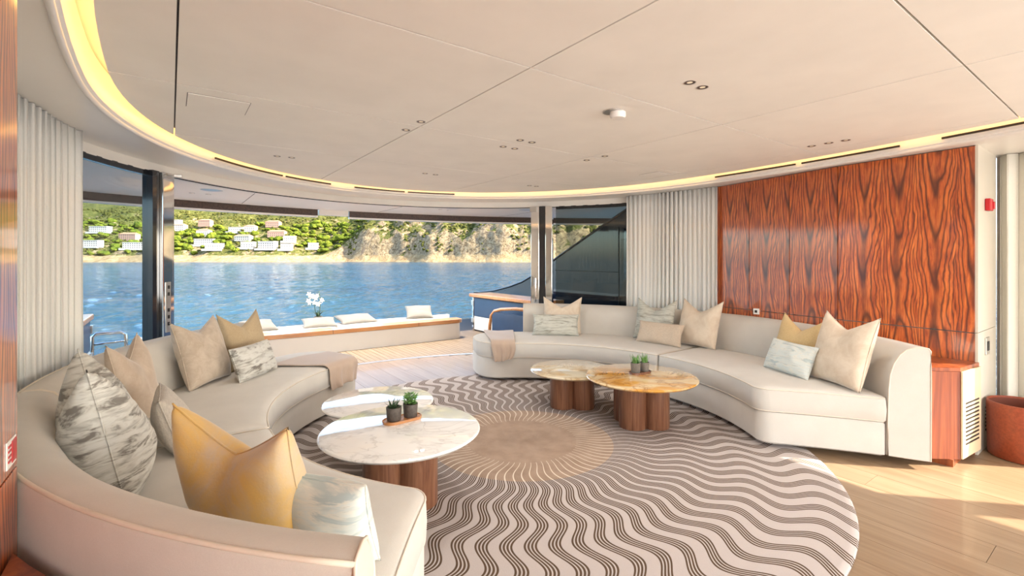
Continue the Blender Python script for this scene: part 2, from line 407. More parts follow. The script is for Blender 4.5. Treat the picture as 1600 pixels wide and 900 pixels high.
M['shrub'] = tree_mat('maquis_shrub', (0.0656, 0.0738, 0.0164), (0.1722, 0.1599, 0.0451))
M['stucco'] = plain('white_stucco', (0.5740, 0.5248, 0.4428), .9)
M['stucco2'] = plain('rose_stucco', (0.5084, 0.2952, 0.2050), .9)
M['tile_roof'] = plain('terracotta_roof', (0.4510, 0.2214, 0.1230), .9)
M['shutter'] = plain('dark_window', (.09, .08, .08), .4)
# ------------------------------------------------------------------ floor
def thr_y(x): return CY+3.52*math.sqrt(max(.02, 1-((x-CX)/3.75)**2))     # the curved sill of the aft opening
floor = tag(link('floor', finish(prism(new(), [(-2.2, -4.2), (6.2, -4.2), (6.2, 4.6)]+[(x, thr_y(x)-.02) for x in np.linspace(5.4, -1.0, 28)]+[(-2.2, 4.6)], -.08, -.014)), M['caulk']),
            'pale oak plank floor of the saloon', 'floor', kind='structure')
PW = .225
x = 3.095-PW*20; k = 0
while x < 5.9:
    ye = thr_y(x+PW/2)-.06 if -1.0 < x < 5.4 else 3.4
    y = -4.1+[0, 1.35, .62, 1.9, .95][k % 5]-2.3
    while y < ye:
        y0, y1 = max(y, -4.1), min(y+2.3, ye)
        if y1-y0 > .05:
            bm = B(x+.0012, x+PW-.0012, y0+.001, y1-.001, -.014, 0)
            o = link('plank', finish(bm), M['oak'], floor)
        y += 2.3
    x += PW; k += 1
# pale stone sill between the planks and the deck
pts = [(x, thr_y(x)-.055) for x in np.linspace(5.0, -.6, 50)]
tag(obj('trim_1', arc_wall(new(), pts[::-1], .075, -.05, .004), M['metal_grey']), 'slim curved metal sill along the aft opening', 'sill', kind='structure')

# ------------------------------------------------------------------ ceiling
ZC, ZS = 2.31, 2.25
def inner(t, a=2.51, b=2.9): return ell(t, a, b if math.sin(t) >= 0 else 5.2)
def clip(poly, axis, val, keep_less):
    out = []
    for i in range(len(poly)):
        p, q = poly[i], poly[(i+1) % len(poly)]
        ip = (p[axis] <= val) == keep_less or p[axis] == val; iq = (q[axis] <= val) == keep_less or q[axis] == val
        if ip: out.append(p)
        if ip != iq:
            f = (val-p[axis])/(q[axis]-p[axis]); out.append((p[0]+f*(q[0]-p[0]), p[1]+f*(q[1]-p[1])))
    return out
ceiling = tag(link('ceiling', finish(B(-1.5, 5.56, -4.2, 6.3, 2.44, 2.52)), M['soffit']), 'cream ceiling of flat panels with thin shadow joints', 'ceiling', kind='structure')
edge = [inner(2*math.pi*i/160, 2.43, 2.82) for i in range(160)]
xs = [-1.3, .022, 1.357, 2.957, 4.29, 6]; ys = [-4, -1.82, -.635, .55, 1.735, 2.94, 4.15, 6.2]
for i in range(len(xs)-1):
    for j in range(len(ys)-1):
        p = clip(clip(clip(clip(edge, 0, xs[i]+.004, False), 0, xs[i+1]-.004, True), 1, ys[j]+.0045, False), 1, ys[j+1]-.0045, True)
        if len(p) > 2:
            q = [p[0]]
            for a in p[1:]:
                if (a[0]-q[-1][0])**2+(a[1]-q[-1][1])**2 > 1e-7: q.append(a)
            if (q[0][0]-q[-1][0])**2+(q[0][1]-q[-1][1])**2 < 1e-7: q.pop()
            if len(q) > 2: link('panel', finish(prism(new(), q, ZC, ZC+.03)), M['ceiling'], ceiling)
# backing just above the panels (dark joint)
link('joint_backing', finish(prism(new(), [inner(2*math.pi*i/96, 2.40, 2.79) for i in range(96)], ZC+.034, ZC+.04)), M['bronze'], ceiling)
# curved soffit ring with a stepped lip and the light cove
bm = new(); rows = []
def outer(t):
    c, s = math.cos(t), math.sin(t)
    if s >= 0: return ell(t, 3.36, 3.50)
    k = min(3.32/abs(c) if abs(c) > 1e-6 else 99, 7.0/abs(s) if abs(s) > 1e-6 else 99)
    return (CX+c*k, CY+s*k)
for i in range(160):
    t = 2*math.pi*i/160
    a = inner(t, 2.51, 2.90); b = inner(t, 2.53, 2.92); c = outer(t); d = inner(t, 2.50, 2.89)
    rows.append([(d[0], d[1], 2.40), (a[0], a[1], ZS+.012), (b[0], b[1], ZS), (c[0], c[1], ZS), (c[0], c[1], 2.43), (d[0], d[1], 2.43)])
grid_faces(bm, rows, closed_u=True, closed_v=True)
soffit = tag(obj('trim_2', bm, M['soffit'], None, True, 30), 'curved white soffit running around the cream ceiling', 'soffit', kind='structure')
# rounded lip bead
obj('lip', tube(new(), [(*inner(2*math.pi*i/160, 2.535, 2.925), ZS-.004) for i in range(160)], .014, 8, True), M['soffit'], soffit, True)
# black air slots in the face of the lip
def slot(t0, t1):
    pts = [inner(t0+(t1-t0)*i/12, 2.494, 2.884) for i in range(13)]
    obj('air_slot', arc_wall(new(), pts, .012, ZC-.028, ZC-.014), M['dark'], soffit)
def t_of(x, y):
    return math.atan2((y-CY)/(2.9 if y > CY else 5.2), (x-CX)/2.51)
for t0, t1 in [(R(139), R(120)), (R(119), R(106)), (R(99), R(84)), (R(83), R(69)), (R(-1), R(-10)), (R(-10.6), R(-19)), (R(-22), R(-30)), (R(-31), R(-39))]:
    slot(t1, t0)
# warm strip light laid in the cove
cove = thing('cove_light', 'warm amber strip light glowing in the cove around the ceiling', 'strip light', (CX, CY, 2.33))
obj('led_strip', tube(new(), [(*inner(2*math.pi*i/160, 2.417, 2.807), 2.364) for i in range(160)], .007, 6, True), M['led'], cove, True)
obj('channel', arc_wall(new(), [inner(2*math.pi*i/160, 2.400, 2.79) for i in range(161)], .006, 2.352, 2.385), M['soffit'], cove)

# ------------------------------------------------------------------ sliding glass wall of the aft end
GA, GB = 3.02, 3.44
def gl(y, side): return ell_y(y, GA, GB, side)
hp = [ell(math.pi*i/60, GA, GB) for i in range(0, 61)]
trk = tag(obj('trim_3', arc_wall(new(), hp, -.16, 2.175, ZS+.01), M['lacquer'], None), 'curved pale door track above the aft opening', 'track', kind='structure')
obj('groove', arc_wall(new(), [ell(math.pi*i/60, GA+.04, GB+.04) for i in range(61)], -.02, 2.168, 2.176), M['dark'], trk)
def glass(name, ya, yb, side, mat, label):
    pts = [gl(ya+(yb-ya)*i/16, side) for i in range(17)]
    if side > 0: pts = pts[::-1]
    wdw = tag(obj(name, arc_wall(new(), pts, .014, .06, 2.17), M[mat], None, True, 30), label, 'window', kind='structure')
    obj('frame', arc_wall(new(), pts, .05, .0, .06), M['black_frame'], wdw)
    obj('frame', arc_wall(new(), pts, .04, 2.135, 2.18), M['black_frame'], wdw)
    return wdw
PYL, PYR = 5.13, 5.30
wl = glass('window_1', 3.0, PYL-.06, -1, 'glass', 'curved clear glass pane beside the sheer curtain, sea behind')
wr = glass('window_2', 3.0, PYR-.16, 1, 'glass_dark', 'curved dark tinted glass pane with hull wing behind')
# steel posts either side of the opening
def local_box(bm, p, d, n, l0, l1, w0, w1, z0, z1, bev=0):
    """box with length along d, width along n (unit 2-vectors) from plan point p"""
    tmp = new(); box(tmp, l0, l1, w0, w1, z0, z1, bev)
    M4 = Matrix(((d[0], n[0], 0, p[0]), (d[1], n[1], 0, p[1]), (0, 0, 1, 0), (0, 0, 0, 1)))
    bmesh.ops.transform(tmp, matrix=M4, verts=tmp.verts)
    me = bpy.data.meshes.new('t'); tmp.to_mesh(me); tmp.free(); bm.from_mesh(me); bpy.data.meshes.remove(me); return bm
def tang(y, side):
    a = Vector(gl(y-.02, side)); b = Vector(gl(y+.02, side)); return (b-a).normalized()
pl = Vector(gl(PYL, -1)); d = tang(PYL, -1); n = Vector((-d.y, d.x))
post = thing('door_post', 'polished steel door post with dark frame beside the clear pane', 'post', (pl.x, pl.y, 0))
obj('dark_frame', local_box(new(), pl, d, n, -.075, .0, -.04, .05, 0, 2.18), M['black_frame'], post)
obj('steel_jamb', local_box(new(), pl, d, n, .003, .125, -.07, .07, 0, 2.18, .008), M['chrome'], post)
obj('steel_jamb', local_box(new(), pl, d, n, .13, .150, -.06, .06, 0, 2.18, .004), M['chrome'], post)
lk = obj('lock_plate', local_box(new(), pl, d, n, .03, .09, -.076, -.068, .78, 1.22, .003), M['metal_grey'], post)
for z in (.84, .9, .96, 1.1, 1.16): obj('bolt_slot', local_box(new(), pl, d, n, .05, .07, -.080, -.0755, z, z+.03), M['dark'], lk)
sens = thing('door_sensor', 'small silver sensor arm at the top of the steel post', 'sensor', (-.02, 5.15, 2.15))
obj('arm', tube(new(), [(-.03, 5.14, 2.172), (-.02, 5.10, 2.145), (.03, 5.07, 2.14)], .008, 8), M['metal_grey'], sens, True)
obj('head', B(.02, .085, 5.04, 5.075, 2.13, 2.16, .006), M['metal_grey'], sens)
pr = Vector(gl(PYR, 1)); d = tang(PYR, 1); n = Vector((-d.y, d.x))
post2 = thing('door_post', 'twin polished steel door posts with pull handle beside the dark pane', 'post', (pr.x, pr.y, 0))
obj('steel_jamb', local_box(new(), pr, d, n, .03, .15, -.06, .06, .5, 2.18, .006), M['chrome'], post2)
obj('base_cover', local_box(new(), pr, d, n, .03, .15, -.06, .06, 0, .5, .004), M['lacquer'], post2)
obj('steel_jamb', local_box(new(), pr, d, n, -.16, -.06, -.06, .06, 0, 2.18, .006), M['chrome'], post2)
obj('dark_gap', local_box(new(), pr, d, n, -.058, .028, -.02, .05, 0, 2.18), M['black_frame'], post2)
hd = obj('pull_handle', local_box(new(), pr, d, n, .075, .10, .075, .095, .80, 1.15, .004), M['chrome'], post2)
obj('top_hinge', local_box(new(), pr, d, n, .06, .16, .055, .09, 2.10, 2.17, .004), M['metal_grey'], post2)

# ------------------------------------------------------------------ panelled walls
def wood_panel(name, a, b, z0, z1, parent, mat='rosewood', th=.02):
    a, b = Vector(a), Vector(b); L = (b-a).length; ang = math.atan2(b.y-a.y, b.x-a.x)
    bm = B(.002, L-.002, -th, 0, 0, z1-z0-.006, .0015)
    bmesh.ops.translate(bm, verts=bm.verts, vec=(0, 0, z0))
    o = link(name, finish(bm), M[mat], parent); o.location = (a.x, a.y, 0); o.rotation_euler = (0, 0, ang)
    return o
A0, A1, A2 = (4.76, .82), (4.835, 1.72), (5.10, 3.05)
ZJ = .885
def wall_block(pts, back, z0=0, z1=ZS): return prism(new(), list(pts)+list(back), z0, z1)
wall_r = tag(obj('wall_right', wall_block([(4.785, .825), (4.86, 1.72), (5.125, 3.05)], [(5.46, 3.05), (5.46, .825)]), M['lacquer']),
             'rosewood panelled wall behind the curved sofa', 'wall', kind='structure')
def lerp(a, b, f): return (a[0]+(b[0]-a[0])*f, a[1]+(b[1]-a[1])*f)
# panels run from far to near so that their local x grows towards the camera; faces look inboard (-y local)
for a, b in [(A2, lerp(A2, A1, 1/3)), (lerp(A2, A1, 1/3), lerp(A2, A1, 2/3)), (lerp(A2, A1, 2/3), A1), (A1, A0)]:
    wood_panel('panel', a, b, ZJ, ZS, wall_r); wood_panel('panel', a, b, 0, ZJ, wall_r)
obj('end_panel', B(4.745, 5.36, .808, .823, ZJ+.002, ZS), M['end_beige'], wall_r)
ep = obj('end_panel', B(4.745, 5.36, .808, .823, 0, ZJ-.002), M['end_beige'], wall_r)
for i in range(7): obj('vent_slot', B(4.98, 5.20, .803, .809, .13+i*.028, .141+i*.028), M['dark'], ep)
# left wall by the camera
wall_l = tag(obj('wall_left', B(-.95, -.359, -.8, 1.825, 0, ZS), M['lacquer']),
             'rosewood panelled wall close to the camera', 'wall', kind='structure')
tag(obj('wall_port_aft', B(-.95, -.74, 1.83, 3.0, 0, ZS), M['lacquer']), 'pale wall hidden behind the ivory curtain', 'wall', kind='structure')
for z0, z1 in ((ZJ-.02, ZS), (0, ZJ-.02)):
    wood_panel('panel', (-.357, .62), (-.357, 1.83), z0, z1, wall_l); wood_panel('panel', (-.357, -.6), (-.357, .62), z0, z1, wall_l)
for o in wall_l.children:                       # turn these panels so that the face looks inboard (+x)
    o.rotation_euler = (0, 0, R(-90)); o.location.y += 1.21 if o.location.y > 0 else 1.22; o.rotation_euler = (0, 0, R(-90))
    o.scale = (1, -1, 1)
# forward part of the saloon
def holed_wall(axis, c0, c1, u0, u1, holes, z1=ZS, name='wall_back', label='', extra=None):
    bm = new(); us = [u0]
    for a, b, lo, hi in sorted(holes):
        seg = [(us[-1], a, 0, z1), (a, b, 0, lo), (a, b, hi, z1)]; us.append(b)
        for p, q, r_, s_ in seg:
            if q-p > .001 and s_-r_ > .001:
                box(bm, *( (c0, c1, p, q) if axis == 'x' else (p, q, c0, c1)), r_, s_)
    p, q = us[-1], u1
    if q-p > .001: box(bm, *((c0, c1, p, q) if axis == 'x' else (p, q, c0, c1)), 0, z1)
    return tag(obj(name, bm, M['lacquer']), label, 'wall', kind='structure')
holed_wall('x', 5.46, 5.56, -4.1, .82, [(-2.95, -1.98, .1, 2.1), (-1.74, -1.36, .06, 1.93), (-1.20, -.02, .06, 2.05)], name='wall_starboard', label='pale wall with tall side windows forward of the panelled wall')
holed_wall('y', -4.2, -4.1, -1.5, 5.56, [(-.5, 1.9, .5, 2.1), (2.5, 4.9, .5, 2.1)], name='wall_back', label='pale wall with wide windows at the forward end')
holed_wall('x', -1.5, -1.4, -4.1, -.8, [(-3.6, -1.2, .5, 2.1)], name='wall_port', label='pale wall with a wide side window forward')
obj('wall_port_return', B(-1.4, -.365, -.82, -.80, 0, ZS), M['lacquer'], None)
tag(bpy.data.objects['wall_port_return'], 'short pale return wall behind the panelled wall', 'wall', kind='structure')

# fittings on the walls
cp = thing('fire_call_point', 'red fire alarm call point on the pale end of the rosewood wall', 'alarm', (5.0, .80, 1.83))
obj('case', B(4.955, 5.06, .775, .807, 1.785, 1.875, .006), M['red'], cp); obj('button', B(5.035, 5.075, .768, .776, 1.80, 1.855, .003), M['red'], cp)
sk = thing('wall_socket', 'small steel socket on the pale end of the rosewood wall', 'socket', (5.02, .80, .77))
obj('plate', B(4.96, 5.07, .798, .808, .70, .83, .004), M['metal_grey'], sk); obj('insert', B(4.99, 5.04, .793, .799, .73, .80, .003), M['dark'], sk)
p = lerp(A2, A1, .40)
sk2 = thing('wall_switch', 'tiny white switch low between two rosewood panels', 'switch', (p[0]-.03, p[1], .87))
obj('plate', B(p[0]-.04, p[0]-.016, p[1]-.03, p[1]+.03, .845, .905, .003), M['sign_white'], sk2); obj('insert', B(p[0]-.044, p[0]-.039, p[1]-.012, p[1]+.012, .862, .888), M['dark'], sk2)
sg = thing('wall_sign', 'small red and white safety sign on the near rosewood wall', 'sign', (-.338, 1.74, .88))
obj('plate', B(-.3368, -.334, 1.715, 1.80, .885, .955), M['sign_white'], sg)
obj('red_field', B(-.3345, -.3325, 1.755, 1.796, .892, .948), M['red'], sg)
for z in (.90, .913, .926, .938): obj('text_line', B(-.3345, -.3325, 1.722, 1.748, z, z+.006), M['red'], sg)

# plinths filling the corner between curved sofa and wall
def plinth(side):
    arc = [(2.217+2.815*math.sin(R(a)), 2.946+2.815*math.cos(R(a))) for a in np.linspace(118, 134.6, 9)]
    poly = [(4.384, .835), (4.735, .80), (4.765, 1.45)]+arc
    if side < 0: poly = [(4.40-x, y) for x, y in poly][::-1]
    return poly
pb = thing('corner_plinth', 'rosewood plinth with a louvred pale side beside the sofa end', 'plinth', (4.45, .95, 0))
obj('body', prism(new(), plinth(1), .05, .65), M['plinth'], pb)
obj('top_board', prism(new(), [(a*1.0, b) for a, b in plinth(1)], .652, .675), M['plinth'], pb)
obj('toe_block', B(4.33, 4.55, .86, 1.0, 0, .05), M['plinth'], pb)
sp = obj('side_panel', prism(new(), [(4.392, .832), (4.392, .822), (4.732, .79), (4.732, .80)], .052, .648), M['pale_veneer'], pb)
for i in range(11):
    f0, f1 = .15, .85; z = .14+i*.028
    a = (4.392+.35*f0, .822-.032*f0); b = (4.392+.35*f1, .822-.032*f1)
    obj('louvre_slot', prism(new(), [a, (a[0], a[1]-.003), (b[0], b[1]-.003), b], z, z+.011), M['dark'], sp)
pb2 = thing('corner_plinth', 'dark rosewood plinth top between the near wall and the sofa back', 'plinth', (0, 1.1, 0))
lp = [(RX-2.815*math.sin(R(a)), RY+2.815*math.cos(R(a))) for a in np.linspace(115.2, 134.6, 10)]+[(.016, .835), (-.330, .80)]
obj('body', prism(new(), lp, .0, .64), M['plinth'], pb2); obj('top_board', prism(new(), lp, .642, .66), M['plinth'], pb2)

# ------------------------------------------------------------------ curtains
def curtain(name, path, z0, z1, mat, label, amp=.024, pitch=.056, parent=None):
    P = [Vector(p) for p in path]; L = [0]
    for a, b in zip(P, P[1:]): L.append(L[-1]+(b-a).length)
    n = int(L[-1]/pitch*10); rows = []
    zs = [z0+(z1-z0)*k/10 for k in range(11)]
    for z in zs:
        f = (z-z0)/(z1-z0); row = []
        for i in range(n+1):
            s = L[-1]*i/n; j = 0
            while j < len(L)-2 and L[j+1] < s: j += 1
            q = P[j].lerp(P[j+1], (s-L[j])/(L[j+1]-L[j])); t = (P[j+1]-P[j]).normalized(); nn = Vector((-t.y, t.x))
            ph = 2*math.pi*s/pitch; wv = math.sin(ph+.5*math.sin(s*7+f*1.2))*(.75+.35*math.sin(s*11.3+1))+.35*math.sin(ph*.37+1.3*(1-f))*(1-f)
            q = q+nn*amp*wv+t*.012*math.cos(ph*2); row.append((q.x, q.y, z))
        rows.append(row)
    bm = new(); grid_faces(bm, rows); o = obj(name, bm, M[mat], parent, True)
    md = o.modifiers.new('thickness', 'SOLIDIFY'); md.thickness = .003
    return tag(o, label, 'curtain') if parent is None else o
CA, CB = 2.86, 3.5
curtain('sheer_curtain', [ell_y(2.99+1.16*i/12, CA, CB, 1) for i in range(13)], .02, ZS-.004, 'curtain', 'ivory pleated curtain between the dark glass and rosewood panels')
curtain('sheer_curtain', [ell_y(3.02+1.12*i/12, CA-.02, CB, -1) for i in range(13)], .02, ZS-.004, 'curtain', 'ivory sheer curtain beside the clear glass pane and near wall', .022, .075)
curtain('sheer_curtain', [(5.37-.012*math.sin(i), .802-.80*i/8) for i in range(9)], .02, ZS-.004, 'curtain2', 'cream pleated curtain beside the brown leather bin', .03, .10)

# ------------------------------------------------------------------ round rug
bm = new(); n = 128
lathe(bm, [(2.105, 0.001), (2.12, .006), (2.112, .016), (2.08, .018), (1.4, .018), (.7, .018), (.02, .018)], 0, 0, 0, n)
rug = tag(link('rug', finish(bm, True), M['rug']), 'large round rug with brown wavy lines radiating from a tan centre', 'rug')
rug.location = (RX, RY, 0)
# ------------------------------------------------------------------ curved sofas
def polar(r, a, z=0): return (r*math.sin(a), r*math.cos(a), z)        # about the rug's middle, a from straight aft
SEAT = .465
def rr_outline(s0, s1, r0, r1, rad, inset, nl=30, ns=10, nc=6):
    """rounded rectangle (arc length s, radius r), corner radii (s0r0, s1r0, s1r1, s0r1)"""
    s0 += inset; s1 -= inset; r0 += inset; r1 -= inset
    rad = [max(.002, q-inset) for q in rad]; P = []
    def corner(cx, cy, q, a0):
        for k in range(nc+1):
            a = a0+math.pi/2*k/nc; P.append((cx+q*math.cos(a), cy+q*math.sin(a)))
    def side(a, b, n):
        for k in range(1, n): P.append((a[0]+(b[0]-a[0])*k/n, a[1]+(b[1]-a[1])*k/n))
    c = [(s0+rad[0], r0+rad[0]), (s1-rad[1], r0+rad[1]), (s1-rad[2], r1-rad[2]), (s0+rad[3], r1-rad[3])]
    corner(*c[0], rad[0], math.pi); side((c[0][0], r0), (c[1][0], r0), nl)
    corner(*c[1], rad[1], -math.pi/2); side((s1, c[1][1]), (s1, c[2][1]), ns)
    corner(*c[2], rad[2], 0); side((c[2][0], r1), (c[3][0], r1), nl)
    corner(*c[3], rad[3], math.pi/2); side((s0, c[3][1]), (s0, c[0][1]), ns)
    return P
RM = 2.2
def slab(bm, a0, a1, r0, r1, rad, layers, side, skew=0):
    """layers: (inset, z); built in unrolled (s, r) and bent about the rug's middle"""
    s0, s1 = R(a0)*RM, R(a1)*RM; rows = []
    for inset, z in layers:
        row = []
        for s, r in rr_outline(s0, s1, r0, r1, rad, inset):
            a = s/RM
            if skew: a += R(skew)*(r-r0)*max(0, (s-s0)/(s1-s0)-.5)*2
            x, y, _ = polar(r, a); row.append((RX+side*x, RY+y, z))
        rows.append(row)
    vs = grid_faces(bm, rows, closed_u=True)
    bm.faces.new(vs[0][::-1]); bm.faces.new(vs[-1]); return bm
def ring(a0, a1, r0, r1, rad, inset, z, side, skew=0):
    s0, s1 = R(a0)*RM, R(a1)*RM; out = []
    for s, r in rr_outline(s0, s1, r0, r1, rad, inset):
        a = s/RM
        if skew: a += R(skew)*(r-r0)*max(0, (s-s0)/(s1-s0)-.5)*2
        x, y, _ = polar(r, a); out.append((RX+side*x, RY+y, z))
    return out
R_F, R_B, R_O = 1.755, 2.56, 2.785
BACK = [(R_B, .28), (R_B+.004, .52), (R_B+.012, .62), (R_B+.032, .70), (R_B+.062, .76), (R_B+.10, .80), (R_B+.145, .818), (R_O-.03, .82), (R_O-.010, .815), (R_O, .800), (R_O, .70), (R_O, .06), (R_B, .06)]
def sofa(side, label):
    t = thing('curved_sofa', label, 'sofa', (RX, RY, 0))
    SK = 5.5; mods = [(21.5, 87.75, [.30, .028, .015, .34], 0), (88.25, 130.6, [.028, .10, .03, .015], SK)]
    for a0, a1, rad, sk in mods:
        rad_b = rad
        base = obj('base', slab(new(), a0, a1, R_F+.02, R_B-.0 if a0 > 50 else R_B+.03, rad_b, [(.02, .045), (0, .06), (0, .27), (.006, .282)], side, sk), M['linen'], t, True, 40)
        cu = obj('seat_cushion', slab(new(), a0, a1, R_F, R_B+.005 if a0 > 50 else R_B+.02, rad_b,
                 [(.03, .284), (.008, .288), (0, .300), (-.004, .37), (0, .435), (.006, .452), (.02, .462), (.06, .470), (.14, .474), (.28, .476), (.385, .477)], side, sk), M['linen'], t, True, 60)
        obj('piping', tube(new(), ring(a0, a1, R_F, R_B, rad_b, .004, .452, side, sk), .0045, 6, True), M['piping'], cu, True)
        obj('piping', tube(new(), ring(a0, a1, R_F, R_B, rad_b, .006, .291, side, sk), .0045, 6, True), M['piping'], cu, True)
    for a0, a1, sk in ((37.5, 87.95, 0), (88.2, 130.6, SK)):
        rows = []; nseg = 26
        for i in range(nseg+1):
            f = i/nseg; row = []
            for r, z in BACK:
                a = R(a0+(a1-a0)*f)
                if sk: a += R(sk)*(r-R_F)*max(0, f-.5)*2
                x, y, _ = polar(r, a); row.append((RX+side*x, RY+y, z))
            rows.append(row)
        bm = new(); vs = grid_faces(bm, rows, closed_u=True); bm.faces.new(vs[0][::-1]); bm.faces.new(vs[-1])
        bk = obj('backrest', bm, M['linen'], t, True, 45)
        # piping along the outer top edge and around each end
        obj('piping', tube(new(), [Vector(rw[8])+Vector((0, 0, -.001)) for rw in rows], .006, 6), M['piping'], bk, True)
        for rw in (rows[0], rows[-1]):
            obj('piping', tube(new(), rw, .0045, 6, True), M['piping'], bk, True)
    for a, r in ((26, 2.1), (60, 1.9), (60, 2.6), (100, 1.9), (125, 1.9), (128.5, 2.66), (100, 2.65)):
        x, y, _ = polar(r, R(a)); fx, fy = RX+side*x, RY+y
        obj('foot', B(fx-.05, fx+.05, fy-.05, fy+.05, .0185 if r < 2.1 else .0, .046, .004), M['lacquer'], t)
    return t
sofa(1, 'cream curved sofa in front of the rosewood panels')
sofa(-1, 'cream curved sofa on the camera side with its back to us')

# ------------------------------------------------------------------ throws
def edge_r(a):                                # front edge of the seat near its rounded aft end
    s = (abs(a)-R(21.5))*RM; q = .30
    return R_F+(q-math.sqrt(max(0, q*q-(q-s)**2)) if s < q else 0)
def throw(side, a0, a1, r_in, drop, label, seed, spread=0):
    rnd = random.Random(seed); rows = []; nw = 22
    for k in range(-16, 15):
        row = []
        for j in range(nw+1):
            f = j/nw; 
            if k <= 0:
                u = -k/16; a = R(a0+(a1-a0)*f+spread*u*(f-.3)); e = edge_r(a)
                r = e+.012+(r_in-e-.012)*u+ (0 if u < .9 else .012*math.sin(f*9+seed))
                z = .4855+.006*math.sin(f*5+u*7+seed)*u
                if u < .06: z = .480
            else:
                v = k/14; a = R(a0+(a1-a0)*f+(1.2*math.sin(v*2.0+f*2)*v)); e = edge_r(a)
                fold = .020*v*math.sin(f*15+seed)+.010*v*math.sin(f*31)
                r = e-.016-.012*min(1, v*4)-max(-.006, fold)
                z = .470-(drop+.02*math.sin(f*3.1+seed))*v
            x, y, _ = polar(r, a); row.append((RX+side*x, RY+y, z))
        rows.append(row)
    bm = new(); grid_faces(bm, rows)
    o = obj('throw_blanket', bm, M['throw'], None, True); md = o.modifiers.new('thickness', 'SOLIDIFY'); md.thickness = .010; md.offset = 1
    ms = o.modifiers.new('smooth', 'SUBSURF'); ms.levels = 1; ms.render_levels = 1
    return tag(o, label, 'blanket')
throw(1, 25.5, 34.5, 2.52, .20, 'folded taupe throw draped over the sofa end below the dark glass', 1)
throw(-1, 26, 39, 2.25, .20, 'taupe throw draped over the sofa end nearest the marble tables', 4, 6)

# ------------------------------------------------------------------ cushions
def cushion_mesh(wd, ht, th, chop, seed, n=22):
    rnd = random.Random(seed); off = Vector((rnd.uniform(0, 50), rnd.uniform(0, 50), 0))
    bm = new(); fr = {}; bk = {}
    def pos(a, b, sgn):
        x = .5*wd*a*(1-.075*(1-b*b)*a*a); z = .5*ht*b*(1-.06*(1-a*a)*b*b)
        bp = max(0, (b+1)/2)
        z -= chop*(1-abs(a)**1.15)*bp**2.2
        e = ((1-a*a)*(1-b*b))
        d = .5*th*max(0, e)**.40
        if chop: d *= 1-.42*max(0, 1-abs(a)*1.6)*bp**3; d += chop*.30*abs(a)*(1-abs(a))*bp**2*max(0, 1-b*b)
        nz = noise.noise(Vector((x*7, z*7, sgn*3))+off)*.016*e**.5+noise.noise(Vector((x*18, z*18, sgn*5))+off)*.005*e**.5
        # belly sags to the bottom
        d *= 1+.22*(-b)*(1-a*a)
        return (x, sgn*(d+nz*1.0 if d > 0 else 0), z+ht/2)
    for i in range(n+1):
        for j in range(n+1):
            a, b = math.sin((2*i/n-1)*math.pi/2*.999), math.sin((2*j/n-1)*math.pi/2*.999)
            a = .55*a+.45*(2*i/n-1); b = .55*b+.45*(2*j/n-1)
            if i in (0, n): a = -1 if i == 0 else 1
            if j in (0, n): b = -1 if j == 0 else 1
            fr[i, j] = bm.verts.new(pos(a, b, -1))
            bk[i, j] = fr[i, j] if (i in (0, n) or j in (0, n)) else bm.verts.new(pos(a, b, 1))
    for D in (fr, bk):
        for i in range(n):
            for j in range(n): bm.faces.new((D[i, j], D[i+1, j], D[i+1, j+1], D[i, j+1]))
    loop = [fr[i, 0].co.copy() for i in range(n+1)]+[fr[n, j].co.copy() for j in range(1, n+1)]+[fr[i, n].co.copy() for i in range(n-1, -1, -1)]+[fr[0, j].co.copy() for j in range(n-1, 0, -1)]
    return finish(bm, True), loop
def cushion(side, ang, r, wd, ht, th, chop, mat, label, yaw=0, tilt=16, roll=0, z=SEAT+.008, seed=None, pos=None):
    seed = seed if seed is not None else int(ang*13+r*100)
    me, loop = cushion_mesh(wd, ht, th, chop, seed)
    a = R(ang); x, y, _ = polar(r, a)
    t = link('cushion', me, M[mat]); tag(t, label, 'cushion', 'scatter cushions on the sofas')
    t.location = (RX+side*x, RY+y, z) if pos is None else pos
    t.rotation_mode = 'XYZ'; t.rotation_euler = (R(-tilt), R(roll), -side*a+R(yaw))
    bm = new(); tube(bm, loop, .0035, 5, True)
    link('seam', finish(bm, True), M[mat], t)
    return t
# on the sofa by the rosewood panels
cushion(1, 49.0, 2.44, .50, .47, .17, .13, 'p_cream', 'cream velvet cushion below the steel posts, behind a grey streaked lumbar cushion', 0, 14)
cushion(1, 47.8, 2.22, .58, .27, .13, 0, 'p_stripe2', 'grey streaked lumbar cushion below the steel posts', 4, 20)
cushion(1, 76, 2.42, .50, .49, .16, .13, 'p_stripe2', 'sage streaked square cushion in front of the ivory curtain', -6, 14)
cushion(1, 80, 2.21, .56, .25, .13, 0, 'p_weave', 'beige woven lumbar cushion in front of the ivory curtain', -4, 22)
cushion(1, 88.5, 2.40, .50, .52, .18, .13, 'p_cream', 'tan and cream velvet cushion where the curtain meets the rosewood', -6, 16)
cushion(1, 114.8, 2.43, .50, .47, .17, .13, 'p_honey', 'golden woven cushion in front of rosewood, behind a pale aqua lumbar', 0, 17)
cushion(1, 119.3, 2.20, .50, .27, .14, 0, 'p_aqua', 'pale aqua streaked lumbar cushion on the seat by the rosewood', 3, 22)
cushion(1, 128, 2.36, .50, .55, .19, .11, 'p_cream', 'large cream velvet cushion at the open end of the panelled-side sofa', 8, 17)
